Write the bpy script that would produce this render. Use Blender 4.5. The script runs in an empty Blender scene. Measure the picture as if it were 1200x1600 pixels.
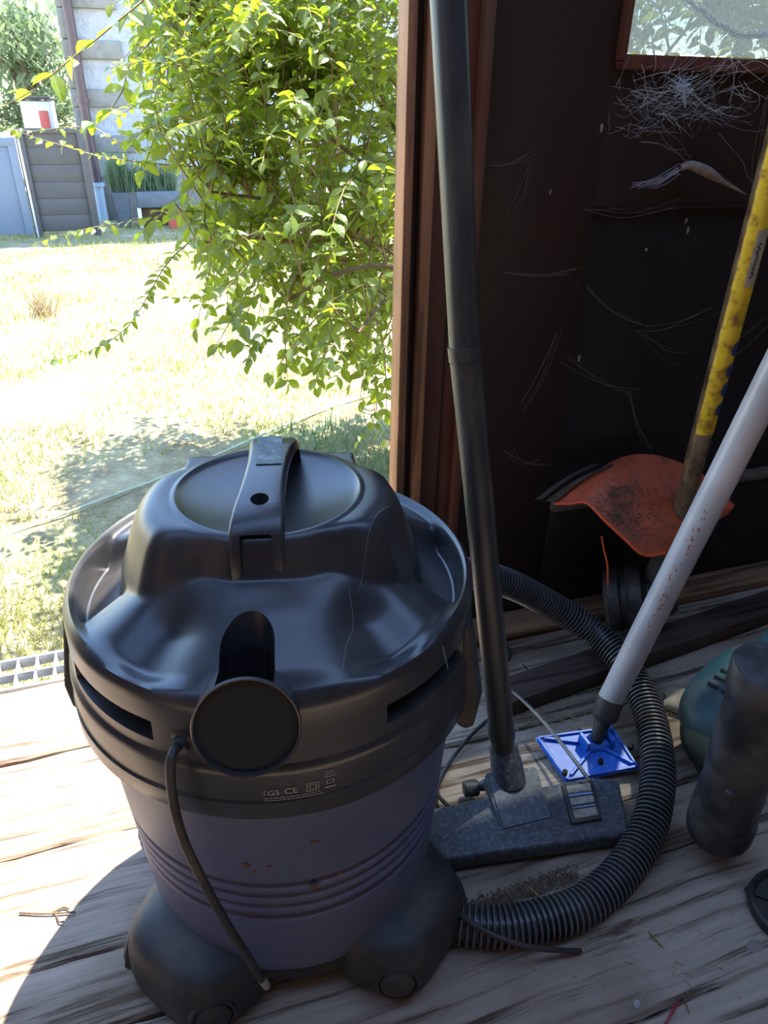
import bpy, bmesh, math, random
import numpy as np
from mathutils import Vector, Matrix
random.seed(7); rng = np.random.default_rng(7)
S = bpy.context.scene; COL = S.collection
PI = math.pi
# ------------------------------------------------------------------ camera
F, H = 1130.0, .91
pit, rol, yaw = math.radians(29.8), math.radians(-.9), math.radians(18.5)
fw = Vector((math.sin(yaw)*math.cos(pit), math.cos(yaw)*math.cos(pit), -math.sin(pit)))
rt0 = Vector((math.cos(yaw), -math.sin(yaw), 0)); dn0 = fw.cross(rt0)
RT = math.cos(rol)*rt0 + math.sin(rol)*dn0; DN = -math.sin(rol)*rt0 + math.cos(rol)*dn0
CAM = Vector((0, 0, H))
cd = bpy.data.cameras.new('camera'); cam = bpy.data.objects.new('camera', cd); COL.objects.link(cam)
cam.matrix_world = Matrix.Translation(CAM) @ Matrix((RT, -DN, -fw)).transposed().to_4x4()
cd.sensor_fit = 'VERTICAL'; cd.sensor_height = 36; cd.sensor_width = 27; cd.lens = 36*F/1600
cd.clip_start = .02; cd.clip_end = 200
S.camera = cam
# ------------------------------------------------------------------ light
S.view_settings.view_transform = 'Standard'; S.view_settings.look = 'None'
S.view_settings.exposure = 1.35; S.view_settings.gamma = 1; S.view_settings.use_curve_mapping = False
SUN_EL = math.radians(66); SUN_H = Vector((.735, .678, 0)).normalized()
sd = SUN_H*math.cos(SUN_EL) + Vector((0, 0, math.sin(SUN_EL)))
sl = bpy.data.lights.new('sun', 'SUN'); sl.energy = 8.5; sl.angle = math.radians(.6); sl.color = (1, .95, .86)
so = bpy.data.objects.new('sun', sl); COL.objects.link(so); so.location = sd*30
so.rotation_euler = sd.to_track_quat('Z', 'Y').to_euler()
w = bpy.data.worlds.new('sky'); S.world = w; w.use_nodes = True; nt = w.node_tree
sky = nt.nodes.new('ShaderNodeTexSky'); sky.sky_type = 'NISHITA'; sky.sun_disc = False
sky.sun_elevation = SUN_EL; sky.sun_rotation = math.atan2(SUN_H.x, SUN_H.y); sky.air_density = 1.1; sky.dust_density = .15; sky.ozone_density = 3.5
nt.links.new(sky.outputs[0], nt.nodes['Background'].inputs[0]); nt.nodes['Background'].inputs[1].default_value = .40
# ------------------------------------------------------------------ pixel -> place helpers
def ray(x, y): return RT*((x-600)/F) + DN*((y-800)/F) + fw
def onz(x, y, z=0): d = ray(x, y); return CAM + d*((z-H)/d.z)
def ony(x, y, Y): d = ray(x, y); return CAM + d*(Y/d.y)
def atd(x, y, s): return CAM + ray(x, y)*s
# ------------------------------------------------------------------ materials
def M(name, c1, c2=None, scale=8., rough=.6, bump=0., stretch=(1, 1, 1), spec=.5, metal=0., c3=None, scale3=3., lo=.35, hi=.65, w3=.5, bscale=None, dist=.002, detail=6, extra=None, rvar=0):
    m = bpy.data.materials.new(name); m.use_nodes = True; n = m.node_tree.nodes; l = m.node_tree.links; b = n['Principled BSDF']
    b.inputs['Roughness'].default_value = rough; b.inputs['Metallic'].default_value = metal
    b.inputs['Specular IOR Level'].default_value = spec
    tc = n.new('ShaderNodeTexCoord'); mp = n.new('ShaderNodeMapping'); mp.inputs['Scale'].default_value = stretch
    l.new(tc.outputs['Object'], mp.inputs[0])
    def noise(sc, det=detail):
        t = n.new('ShaderNodeTexNoise'); t.inputs['Scale'].default_value = sc; t.inputs['Detail'].default_value = det
        t.inputs['Roughness'].default_value = .62; l.new(mp.outputs[0], t.inputs['Vector']); return t
    c2 = c2 or c1
    t = noise(scale); r = n.new('ShaderNodeValToRGB'); r.color_ramp.elements[0].position = lo; r.color_ramp.elements[1].position = hi
    r.color_ramp.elements[0].color = (*c1, 1); r.color_ramp.elements[1].color = (*c2, 1); l.new(t.outputs[0], r.inputs[0])
    out = r.outputs[0]
    if c3:
        t3 = noise(scale3); r3 = n.new('ShaderNodeValToRGB'); r3.color_ramp.elements[0].position = .48; r3.color_ramp.elements[1].position = .68
        r3.color_ramp.elements[0].color = (0, 0, 0, 1); r3.color_ramp.elements[1].color = (w3, w3, w3, 1); l.new(t3.outputs[0], r3.inputs[0])
        mx = n.new('ShaderNodeMix'); mx.data_type = 'RGBA'; l.new(r3.outputs[0], mx.inputs[0]); l.new(out, mx.inputs[6]); mx.inputs[7].default_value = (*c3, 1); out = mx.outputs[2]
        if rvar:
            ma = n.new('ShaderNodeMath'); ma.operation = 'MULTIPLY_ADD'; l.new(r3.outputs[0], ma.inputs[0]); ma.inputs[1].default_value = rvar; ma.inputs[2].default_value = rough; l.new(ma.outputs[0], b.inputs['Roughness'])
    l.new(out, b.inputs['Base Color'])
    if bump:
        tb = noise(bscale or scale*2) if bscale or scale else t; bp = n.new('ShaderNodeBump'); bp.inputs['Strength'].default_value = bump; bp.inputs['Distance'].default_value = dist
        l.new(tb.outputs[0], bp.inputs['Height']); l.new(bp.outputs[0], b.inputs['Normal'])
    return m
def wood_mat(name, pale, mid, dark, along='x', fine=1., bump=.8, rough=.85, dirt=(.15, .09, .052), dirt_w=.72):
    """weathered timber: long grain lines (a real relief), knots' colour patches, dirt"""
    m = bpy.data.materials.new(name); m.use_nodes = True; n = m.node_tree.nodes; l = m.node_tree.links; b = n['Principled BSDF']
    b.inputs['Roughness'].default_value = rough; b.inputs['Specular IOR Level'].default_value = .25
    tc = n.new('ShaderNodeTexCoord'); oi = n.new('ShaderNodeObjectInfo')
    ad = n.new('ShaderNodeVectorMath'); ad.operation = 'MULTIPLY_ADD'; ad.inputs[1].default_value = (7, 3, 5)
    l.new(oi.outputs['Random'], ad.inputs[0]); l.new(tc.outputs['Object'], ad.inputs[2])
    # gentle waviness of the grain
    w1 = n.new('ShaderNodeTexNoise'); w1.inputs['Scale'].default_value = 3.5; w1.inputs['Detail'].default_value = 2; l.new(ad.outputs[0], w1.inputs['Vector'])
    wv = n.new('ShaderNodeVectorMath'); wv.operation = 'MULTIPLY_ADD'; wv.inputs[1].default_value = (.02, .025, .02) ; l.new(w1.outputs['Color'], wv.inputs[0]); l.new(ad.outputs[0], wv.inputs[2])
    mp = n.new('ShaderNodeMapping'); a = {'x': (2.2, 60, 60), 'z': (60, 60, 2.2)}[along]; mp.inputs['Scale'].default_value = tuple(q*fine for q in a); l.new(wv.outputs[0], mp.inputs[0])
    g = n.new('ShaderNodeTexNoise'); g.inputs['Scale'].default_value = 1; g.inputs['Detail'].default_value = 5; g.inputs['Roughness'].default_value = .65; l.new(mp.outputs[0], g.inputs['Vector'])
    r = n.new('ShaderNodeValToRGB'); e = r.color_ramp.elements; e[0].position = .36; e[0].color = (*dark, 1); e[1].position = .66; e[1].color = (*pale, 1)
    k = e.new(.47); k.color = (*mid, 1); l.new(g.outputs[0], r.inputs[0])
    t3 = n.new('ShaderNodeTexNoise'); t3.inputs['Scale'].default_value = 5; t3.inputs['Detail'].default_value = 6; l.new(ad.outputs[0], t3.inputs['Vector'])
    r3 = n.new('ShaderNodeValToRGB'); r3.color_ramp.elements[0].position = .45; r3.color_ramp.elements[1].position = .7
    r3.color_ramp.elements[0].color = (0, 0, 0, 1); r3.color_ramp.elements[1].color = (dirt_w, dirt_w, dirt_w, 1); l.new(t3.outputs[0], r3.inputs[0])
    mx = n.new('ShaderNodeMix'); mx.data_type = 'RGBA'; l.new(r3.outputs[0], mx.inputs[0]); l.new(r.outputs[0], mx.inputs[6]); mx.inputs[7].default_value = (*dirt, 1)
    l.new(mx.outputs[2], b.inputs['Base Color'])
    bp = n.new('ShaderNodeBump'); bp.inputs['Strength'].default_value = bump; bp.inputs['Distance'].default_value = .004
    l.new(r.outputs[0], bp.inputs['Height']); l.new(bp.outputs[0], b.inputs['Normal'])
    return m
def leaf_mat(name, c1, c2, trans, tw=.5, rough=.45):
    m = bpy.data.materials.new(name); m.use_nodes = True; n = m.node_tree.nodes; l = m.node_tree.links; b = n['Principled BSDF']
    oi = n.new('ShaderNodeObjectInfo'); ge = n.new('ShaderNodeNewGeometry'); ad = n.new('ShaderNodeMath'); ad.operation = 'ADD'; fr = n.new('ShaderNodeMath'); fr.operation = 'FRACT'
    l.new(oi.outputs['Random'], ad.inputs[0]); l.new(ge.outputs['Random Per Island'], ad.inputs[1]); l.new(ad.outputs[0], fr.inputs[0])
    mx = n.new('ShaderNodeMix'); mx.data_type = 'RGBA'; mx.inputs[6].default_value = (*c1, 1); mx.inputs[7].default_value = (*c2, 1); l.new(fr.outputs[0], mx.inputs[0]); l.new(mx.outputs[2], b.inputs['Base Color'])
    b.inputs['Roughness'].default_value = rough
    tr = n.new('ShaderNodeBsdfTranslucent'); tr.inputs[0].default_value = (*trans, 1); ms = n.new('ShaderNodeMixShader'); ms.inputs[0].default_value = tw
    l.new(b.outputs[0], ms.inputs[1]); l.new(tr.outputs[0], ms.inputs[2]); l.new(ms.outputs[0], n['Material Output'].inputs[0])
    return m
PL = M('black_plastic', (.022, .022, .025), (.035, .034, .036), 30, .31, .10, spec=.65, c3=(.16, .13, .10), scale3=9, w3=.16, bscale=160, dist=.0004, rvar=.5)
PLM = M('black_plastic_matt', (.025, .024, .025), (.04, .037, .034), 40, .55, .15, c3=(.2, .15, .1), scale3=12, w3=.3, dist=.0006)
PLD = M('dusty_grey_plastic', (.05, .055, .065), (.085, .09, .10), 60, .45, .25, c3=(.32, .33, .35), scale3=180, w3=.4, bscale=200, dist=.0004)
HOSE = M('hose_plastic', (.028, .03, .036), (.05, .052, .06), 25, .3, c3=(.2, .17, .14), scale3=14, w3=.25)
WAND = M('wand_plastic', (.034, .033, .031), (.05, .047, .043), 30, .36, .05, (3, 3, .6), c3=(.2, .16, .11), scale3=8, w3=.3)
DARK = M('black_void', (.008, .008, .008), rough=.8)
TANK = M('blue_tank_plastic', (.085, .105, .20), (.105, .125, .23), 12, .45, .08, c3=(.30, .22, .18), scale3=4, w3=.3, bscale=150, dist=.0004)
RIBD = M('navy_rib', (.03, .035, .09), (.05, .05, .11), 20, .5)
FLOOR = wood_mat('weathered_deck_wood', (.45, .35, .27), (.37, .285, .215), (.11, .075, .05), fine=1.4)
SILL = wood_mat('reddish_sill_wood', (.44, .24, .13), (.32, .17, .09), (.10, .05, .03), fine=.8, bump=.4)
BEAM = wood_mat('dark_beam_wood', (.09, .06, .045), (.06, .04, .03), (.02, .013, .01), fine=.8, bump=.5)
TRIM = wood_mat('brown_stained_trim', (.50, .25, .12), (.38, .18, .09), (.14, .07, .04), 'z', .6, .25, .5)
REDT = wood_mat('reddish_stained_trim', (.16, .055, .032), (.12, .042, .026), (.06, .022, .014), 'z', .6, .25, .5)
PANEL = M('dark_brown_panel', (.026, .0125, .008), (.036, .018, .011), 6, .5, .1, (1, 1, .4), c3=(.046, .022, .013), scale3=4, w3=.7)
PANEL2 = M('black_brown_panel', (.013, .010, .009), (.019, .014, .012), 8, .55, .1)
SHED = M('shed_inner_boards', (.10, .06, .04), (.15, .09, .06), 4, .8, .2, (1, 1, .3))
METAL = M('galvanised_metal', (.55, .56, .58), (.72, .73, .75), 30, .4, metal=.3)
GROUND = M('dry_lawn_soil', (.22, .16, .09), (.52, .45, .26), 9, 1., .8, c3=(.20, .25, .08), scale3=2.2, w3=.6, bscale=60, dist=.02, lo=.3, hi=.7)
GRASS = leaf_mat('grass_blades', (.40, .34, .15), (.26, .30, .09), (.45, .45, .12), .35, .7)
LEAF = leaf_mat('bush_leaf', (.075, .12, .03), (.13, .17, .05), (.46, .58, .03), .42, .4)
TREEL = leaf_mat('far_tree_leaf', (.13, .18, .11), (.2, .25, .15), (.3, .4, .18), .4, .7)
LAV = leaf_mat('planter_leaf', (.10, .16, .09), (.16, .22, .12), (.25, .35, .15), .3, .7)
BARK = M('bush_bark', (.14, .085, .05), (.26, .17, .10), 30, .8, .4)
TWIG = M('green_brown_twig', (.20, .17, .05), (.30, .20, .09), 20, .6)
RTWIG = M('red_vine', (.22, .07, .035), (.3, .11, .05), 20, .6)
ORANGE = M('orange_plastic', (.50, .085, .03), (.60, .11, .04), 20, .45, .2, c3=(.08, .055, .032), scale3=14, w3=.9, bscale=80, dist=.001, rvar=.4)
OSTR = M('orange_line', (.8, .11, .03), rough=.4)
GUARDB = M('dusty_black_guard', (.04, .035, .03), (.075, .062, .05), 60, .75, .4)
GREYP = M('grey_painted_pole', (.42, .43, .45), (.50, .51, .53), 20, .32, .05, (1, 1, 1), c3=(.30, .20, .13), scale3=9, w3=.35)
RUST = M('worn_steel_shaft', (.20, .13, .07), (.36, .27, .17), 35, .38, .2, metal=.5, c3=(.06, .035, .02), scale3=25, w3=.9)
YEL = M('yellow_sleeve', (.72, .48, .02), (.85, .60, .03), 30, .4, .1, c3=(.22, .07, .02), scale3=55, w3=.95)
STICK = M('worn_grey_sticker', (.35, .31, .24), (.45, .4, .32), 60, .5)
BLUEI = M('dark_blue_ink', (.02, .06, .16), (.03, .09, .2), 60, .4)
BLUE = M('blue_mop_plastic', (.012, .11, .52), (.02, .15, .62), 40, .38, .1, c3=(.25, .38, .6), scale3=80, w3=.4)
TEAL = M('teal_plastic', (.018, .06, .07), (.028, .08, .09), 30, .5, .1, c3=(.11, .10, .08), scale3=14, w3=.6)
OLIVE = M('mossy_dusty_plastic', (.035, .045, .03), (.07, .07, .05), 50, .85, .5, dist=.001, c3=(.12, .095, .06), scale3=20, w3=.7)
TUBE = M('battered_black_tube', (.018, .018, .021), (.04, .04, .044), 18, .42, .2, c3=(.20, .18, .16), scale3=9, w3=.45, bscale=30, dist=.002)
FENCE = M('dark_grey_fence', (.075, .07, .072), (.09, .083, .083), 6, .6)
BGATE = M('blue_grey_gate', (.15, .19, .26), (.17, .21, .28), 6, .5)
STUC = M('white_stucco', (.42, .42, .44), (.55, .55, .57), 9, .95, 1., bscale=22, dist=.03)
QUO = M('grey_quoin_stone', (.22, .21, .185), (.29, .275, .24), 12, .95, .5, dist=.01)
SPOUT = M('brown_downspout', (.085, .05, .055), (.10, .06, .065), 8, .4)
PIPE = M('pale_blue_pipe', (.38, .46, .55), (.45, .53, .6), 8, .5)
PLANT = M('slate_planter', (.10, .12, .15), (.13, .15, .18), 8, .5)
WHITE = M('white_paint', (.8, .8, .8), (.86, .86, .85), 8, .5)
REDP = M('red_paint', (.55, .09, .07), (.6, .12, .09), 8, .5)
HOSEG = M('pale_garden_hose', (.45, .5, .36), (.6, .64, .5), 30, .5)
WEB = leaf_mat('cobweb_silk', (.85, .86, .88), (.75, .77, .8), (.85, .87, .9), .8, .9)
DWEB = M('dusty_cobweb', (.22, .16, .12), (.36, .29, .22), 60, .95, .5)
STONE = M('tan_stone', (.30, .23, .15), (.42, .34, .24), 25, .9, .5)
LIT1 = M('straw_litter', (.35, .24, .12), (.5, .38, .2), 60, .8)
LIT2 = M('dark_litter', (.09, .05, .03), (.15, .09, .05), 60, .9)
DRYL = M('dry_yellow_leaf', (.65, .45, .13), (.75, .56, .2), 60, .7)
REDB = M('dark_red_plastic', (.35, .02, .025), rough=.4)
LABW = M('pale_print', (.42, .42, .42), rough=.6)
BRUSH = M('beige_bristle_pad', (.25, .22, .17), (.4, .36, .28), 200, .95, .8, dist=.001)
BLUEG = M('pale_blue_print', (.25, .36, .55), rough=.6)
# dusty glass: thin pane, dust thicker towards its bottom (settled dust), partly see-through
def glass_mat():
    m = bpy.data.materials.new('dusty_glass'); m.use_nodes = True; n = m.node_tree.nodes; l = m.node_tree.links; n.remove(n['Principled BSDF'])
    tc = n.new('ShaderNodeTexCoord'); mp = n.new('ShaderNodeMapping'); mp.inputs['Scale'].default_value = (90, 90, 80); l.new(tc.outputs['Object'], mp.inputs[0])
    t = n.new('ShaderNodeTexNoise'); t.inputs['Scale'].default_value = 3; t.inputs['Detail'].default_value = 8; l.new(mp.outputs[0], t.inputs['Vector'])
    sx = n.new('ShaderNodeSeparateXYZ'); l.new(tc.outputs['Object'], sx.inputs[0])
    mr = n.new('ShaderNodeMapRange'); mr.inputs[1].default_value = .965; mr.inputs[2].default_value = 1.0; mr.inputs[3].default_value = .55; mr.inputs[4].default_value = 0.; l.new(sx.outputs['Z'], mr.inputs[0])
    r = n.new('ShaderNodeMapRange'); r.inputs[1].default_value = .4; r.inputs[2].default_value = .7; r.inputs[3].default_value = .04; r.inputs[4].default_value = .30; l.new(t.outputs[0], r.inputs[0])
    ad = n.new('ShaderNodeMath'); ad.operation = 'ADD'; ad.use_clamp = True; l.new(mr.outputs[0], ad.inputs[0]); l.new(r.outputs[0], ad.inputs[1])
    tp = n.new('ShaderNodeBsdfTransparent'); tp.inputs[0].default_value = (.9, .95, .95, 1); tr = n.new('ShaderNodeBsdfTranslucent'); tr.inputs[0].default_value = (.17, .19, .19, 1)
    ms = n.new('ShaderNodeMixShader'); l.new(ad.outputs[0], ms.inputs[0]); l.new(tp.outputs[0], ms.inputs[1]); l.new(tr.outputs[0], ms.inputs[2]); l.new(ms.outputs[0], n['Material Output'].inputs[0])
    return m
GLASS = glass_mat()
# ------------------------------------------------------------------ object helpers
def tag(o, label=None, cat=None, group=None, kind=None):
    for k, v in (('label', label), ('category', cat), ('group', group), ('kind', kind)):
        if v: o[k] = v
    return o
def root(name, loc, label, cat, rz=0., group=None, kind=None):
    o = bpy.data.objects.new(name, None); COL.objects.link(o); o.location = loc; o.rotation_euler = (0, 0, rz); o.empty_display_size = .05
    return tag(o, label, cat, group, kind)
def world_of(p):
    m = Matrix.Identity(4)
    while p is not None: m = Matrix.LocRotScale(p.location, p.rotation_euler, None) @ m; p = p.parent
    return m
def link(name, me, mat, parent=None, smooth=True, local=False):
    o = bpy.data.objects.new(name, me); COL.objects.link(o)
    if mat:
        for q in (mat if isinstance(mat, (list, tuple)) else [mat]): me.materials.append(q)
    if parent is not None:
        o.parent = parent
        if not local: me.transform(world_of(parent).inverted())
    if smooth and len(me.polygons):
        me.polygons.foreach_set('use_smooth', [True]*len(me.polygons))
        try: me.set_sharp_from_angle(angle=math.radians(38))
        except Exception: pass
    return o
def obj(name, bm, mat, parent=None, smooth=True, local=False, fix=True):
    if fix: bmesh.ops.recalc_face_normals(bm, faces=bm.faces[:])
    me = bpy.data.meshes.new(name); bm.to_mesh(me); bm.free()
    return link(name, me, mat, parent, smooth, local)
def pyobj(name, V, Fc, mat, parent=None, smooth=False, local=False):
    me = bpy.data.meshes.new(name); me.from_pydata([tuple(v) for v in V], [], Fc); me.update()
    return link(name, me, mat, parent, smooth, local)
def box(bm, c, s, rz=0., bevel=0., rot=None, seg=2):
    r = bmesh.ops.create_cube(bm, size=1); vs = r['verts']
    for v in vs: v.co = Vector((v.co.x*s[0], v.co.y*s[1], v.co.z*s[2]))
    if bevel:
        es = list({e for v in vs for e in v.link_edges})
        rr = bmesh.ops.bevel(bm, geom=es, offset=bevel, segments=seg, affect='EDGES', profile=.5)
        vs = list({v for f in rr['faces'] for v in f.verts} | {v for v in vs if v.is_valid})
    R = rot.to_4x4() if rot is not None else Matrix.Rotation(rz, 4, 'Z')
    for v in vs: v.co = R @ v.co + Vector(c)
    return bm
def B(c, s, rz=0., bevel=0., rot=None): return box(bmesh.new(), c, s, rz, bevel, rot)
def prism(poly, z0, z1, bevel=0., seg=2):
    """poly: (x,y) or (x,y,ztop)"""
    bm = bmesh.new(); lo = [bm.verts.new((p[0], p[1], z0)) for p in poly]; hi = [bm.verts.new((p[0], p[1], p[2] if len(p) > 2 else z1)) for p in poly]
    n = len(poly); bm.faces.new(lo[::-1]); bm.faces.new(hi)
    for i in range(n): bm.faces.new((lo[i], lo[(i+1) % n], hi[(i+1) % n], hi[i]))
    if bevel: bmesh.ops.bevel(bm, geom=bm.edges[:], offset=bevel, segments=seg, affect='EDGES', profile=.5)
    return bm
def lathe(prof, seg=48, bm=None, M4=None, cap0=False, cap1=False):
    bm = bm or bmesh.new(); rings = []
    for r, z in prof:
        ring = []
        for i in range(seg):
            a = 2*PI*i/seg; c = Vector((r*math.cos(a), r*math.sin(a), z)); ring.append(bm.verts.new(M4 @ c if M4 else c))
        rings.append(ring)
    for a, b in zip(rings, rings[1:]):
        for i in range(seg): bm.faces.new((a[i], a[(i+1) % seg], b[(i+1) % seg], b[i]))
    if cap0: bm.faces.new(rings[0][::-1])
    if cap1: bm.faces.new(rings[-1])
    return bm
def frame(a, b):
    d = (Vector(b)-Vector(a)); q = d.to_track_quat('Z', 'Y'); return Matrix.Translation(Vector(a)) @ q.to_matrix().to_4x4(), d.length
def rod(a, b, prof_or_r, seg=24, bm=None):
    m, L = frame(a, b)
    prof = [(prof_or_r, 0), (prof_or_r, L)] if not isinstance(prof_or_r, list) else [(r, t*L) for r, t in prof_or_r]
    return lathe(prof, seg, bm, m, True, True)
def spline(P, n):
    """Catmull-Rom through P, n samples, even in length"""
    P = [Vector(p) for p in P]; P = [P[0]*2-P[1]] + P + [P[-1]*2-P[-2]]; out = []
    for i in range(1, len(P)-2):
        for k in range(24):
            t = k/24; a, b, c, d = P[i-1:i+3]
            out.append(.5*((2*b)+(c-a)*t+(2*a-5*b+4*c-d)*t*t+(3*b-a-3*c+d)*t**3))
    out.append(P[-2]); L = [0]
    for a, b in zip(out, out[1:]): L.append(L[-1]+(b-a).length)
    res = []; j = 0
    for k in range(n):
        s = L[-1]*k/(n-1)
        while j < len(L)-2 and L[j+1] < s: j += 1
        t = (s-L[j])/max(1e-9, L[j+1]-L[j]); res.append(out[j].lerp(out[j+1], min(1, max(0, t))))
    return res, L[-1]
def tube(pts, rad, seg=10, bm=None, cap=True):
    """sweep; rad number or list"""
    bm = bm or bmesh.new(); n = len(pts); rings = []; N = None
    for i, p in enumerate(pts):
        t = (pts[min(n-1, i+1)]-pts[max(0, i-1)]).normalized()
        if N is None: N = t.orthogonal().normalized()
        N = (N - t*N.dot(t)).normalized(); Bn = t.cross(N); r = rad[i] if isinstance(rad, (list, tuple)) else rad
        rings.append([bm.verts.new(p+(N*math.cos(2*PI*k/seg)+Bn*math.sin(2*PI*k/seg))*r) for k in range(seg)])
    for a, b in zip(rings, rings[1:]):
        for i in range(seg): bm.faces.new((a[i], a[(i+1) % seg], b[(i+1) % seg], b[i]))
    if cap: bm.faces.new(rings[0][::-1]); bm.faces.new(rings[-1])
    return bm
def cut(o, cutters):
    """boolean difference, applied at once; the cutters are deleted"""
    for bm in cutters:
        c = obj('cutter', bm, None, None, False); c.matrix_world = world_of(o) if o.parent else Matrix.Identity(4)
        md = o.modifiers.new('b', 'BOOLEAN'); md.operation = 'DIFFERENCE'; md.solver = 'EXACT'; md.object = c
        bpy.context.view_layer.update(); dg = bpy.context.evaluated_depsgraph_get()
        me = bpy.data.meshes.new_from_object(o.evaluated_get(dg)); o.modifiers.clear(); o.data = me
        bpy.data.objects.remove(c)
    me.polygons.foreach_set('use_smooth', [True]*len(me.polygons))
    try: me.set_sharp_from_angle(angle=math.radians(38))
    except Exception: pass
def ss(a, b, x): t = min(1, max(0, (x-a)/(b-a))); return t*t*(3-2*t)
def gz(y): return -.11-.028*y
# ================================================================== SETTING
YW = 1.026
floor = root('floor', (0, 0, 0), None, None, kind='structure')
ys = [1.10, .929, .751, .579, .487, .315, .145, -.03, -.2, -.37, -.54, -.71, -.88, -1.05, -1.22, -1.4]
for i in range(len(ys)-1):
    y1, y0 = ys[i]-.0012, ys[i+1]+.0012; near = ys[i] > .2; n = 160 if near else 8
    bm = bmesh.new(); top = random.uniform(-.002, .001); rows = []
    xs = [-1.7+3.3*k/n for k in range(n+1)]; j0 = j1 = 0
    for x in xs:
        if near: j0 = j0*.8+random.gauss(0, .0011); j1 = j1*.8+random.gauss(0, .0011)
        zt = top+.0012*math.sin(x*5+i)
        rows.append([bm.verts.new(c) for c in ((x, y0+j0, -.03), (x, y0+j0, zt-.005), (x, y0+j0+.004, zt-.0008), (x, (y0+y1)/2, zt+.0008), (x, y1+j1-.004, zt-.0008), (x, y1+j1, zt-.005), (x, y1+j1, -.03))])
    for a, b in zip(rows, rows[1:]):
        for k in range(6): bm.faces.new((a[k], b[k], b[k+1], a[k+1]))
        bm.faces.new((a[6], b[6], b[0], a[0]))
    bm.faces.new(rows[0][::-1]); bm.faces.new(rows[-1])
    obj('plank', bm, SILL if i == 99 else FLOOR, floor)
# knots in the deck: little raised ovals of darker end-grain, parts of the floor
KN = M('knot_wood', (.20, .155, .13), (.28, .22, .18), 90, .8, .5, dist=.002)
for px, py, s in ((103, 1222, .009), (1180, 1478, .009)):
    p = onz(px, py); bm = bmesh.new(); lathe([(.0001, .0016), (s*.6, .0014), (s, .0002), (s, -.002)], 20, bm)
    for v in bm.verts: v.co.x *= 1.6; v.co += p
    obj('knot', bm, KN, floor)
under = obj('floor_substructure', B((0, -.15, -.075), (3.2, 2.4, .06)), BEAM); tag(under, kind='structure')
sill = obj('trim_1', B((.99, .992, .008), (1.24, .066, .020), 0, .003), SILL); tag(sill, kind='structure')
# ---- front wall right of the doorway: jamb strips, door lining, dark panels and window
def strip(name, x0, x1, y0, y1, z0, z1, mat, bev=.0015):
    return tag(obj(name, B(((x0+x1)/2, (y0+y1)/2, (z0+z1)/2), (x1-x0, y1-y0, z1-z0), 0, bev), mat), kind='structure')
X0 = .360
strip('trim_2', X0, X0+.013, 1.012, 1.052, -.03, 2.1, TRIM)
strip('trim_3', X0+.013, X0+.028, 1.030, 1.06, -.03, 2.1, PANEL)
strip('trim_4', X0+.028, X0+.043, 1.010, 1.06, -.03, 2.1, TRIM)
strip('trim_5', X0+.043, X0+.078, 1.022, 1.06, -.03, 2.1, REDT)
strip('trim_6', X0+.078, X0+.0792, 1.0205, 1.06, -.03, 2.1, PANEL)
strip('trim_7', X0+.0792, X0+.102, 1.022, 1.06, -.03, 2.1, REDT)
strip('trim_8', X0+.102, X0+.116, 1.006, 1.06, -.03, 2.1, REDT)
wf = root('wall_front', (.9, YW, 0), None, None, kind='structure')
XP = .672; XR = 1.6
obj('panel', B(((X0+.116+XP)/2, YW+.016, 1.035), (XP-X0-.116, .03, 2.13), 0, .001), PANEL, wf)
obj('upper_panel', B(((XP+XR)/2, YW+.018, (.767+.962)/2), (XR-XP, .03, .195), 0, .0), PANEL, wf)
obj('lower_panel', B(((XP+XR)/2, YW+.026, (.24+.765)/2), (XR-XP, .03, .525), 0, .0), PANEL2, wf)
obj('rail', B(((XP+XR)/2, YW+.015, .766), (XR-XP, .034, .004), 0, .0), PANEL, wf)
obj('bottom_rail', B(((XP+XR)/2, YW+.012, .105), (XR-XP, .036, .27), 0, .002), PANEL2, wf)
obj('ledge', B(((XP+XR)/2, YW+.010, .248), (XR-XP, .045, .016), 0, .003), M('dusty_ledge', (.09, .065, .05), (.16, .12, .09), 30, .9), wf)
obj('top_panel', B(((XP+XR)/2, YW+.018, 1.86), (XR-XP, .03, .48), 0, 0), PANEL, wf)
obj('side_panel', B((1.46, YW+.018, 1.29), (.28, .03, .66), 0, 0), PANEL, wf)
# window
win = root('window_1', (.98, YW, .965), None, None, kind='structure')
obj('window_frame', B((XP+.0045, YW+.012, 1.29), (.009, .05, .66), 0, .001), REDT, win)
obj('window_frame', B((1.31, YW+.012, 1.29), (.02, .05, .66), 0, .001), REDT, win)
obj('window_frame', B((.99, YW+.012, .958), (.63, .055, .018), 0, .002), REDT, win)
obj('window_frame', B((.99, YW+.012, 1.612), (.63, .05, .02), 0, .002), REDT, win)
pane = obj('window_pane', B((.99, YW+.018, 1.288), (.62, .003, .636)), GLASS, win, False)
# rest of the shed, all dark boards
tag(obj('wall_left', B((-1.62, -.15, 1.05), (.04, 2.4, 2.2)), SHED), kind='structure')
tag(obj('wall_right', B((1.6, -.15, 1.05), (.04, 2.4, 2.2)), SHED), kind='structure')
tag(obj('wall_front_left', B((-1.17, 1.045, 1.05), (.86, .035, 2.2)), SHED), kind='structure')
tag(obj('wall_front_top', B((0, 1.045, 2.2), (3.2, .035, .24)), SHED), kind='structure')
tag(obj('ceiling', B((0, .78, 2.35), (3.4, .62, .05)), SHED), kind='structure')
tag(obj('ceiling_rear', B((0, -.83, 2.35), (3.4, 1.24, .05)), SHED), kind='structure')   # unseen roof, gap between the two shaped to let daylight in from above
tag(obj('wall_back', B((0, -1.36, 1.05), (3.2, .04, 2.6)), SHED), kind='structure')
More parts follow.
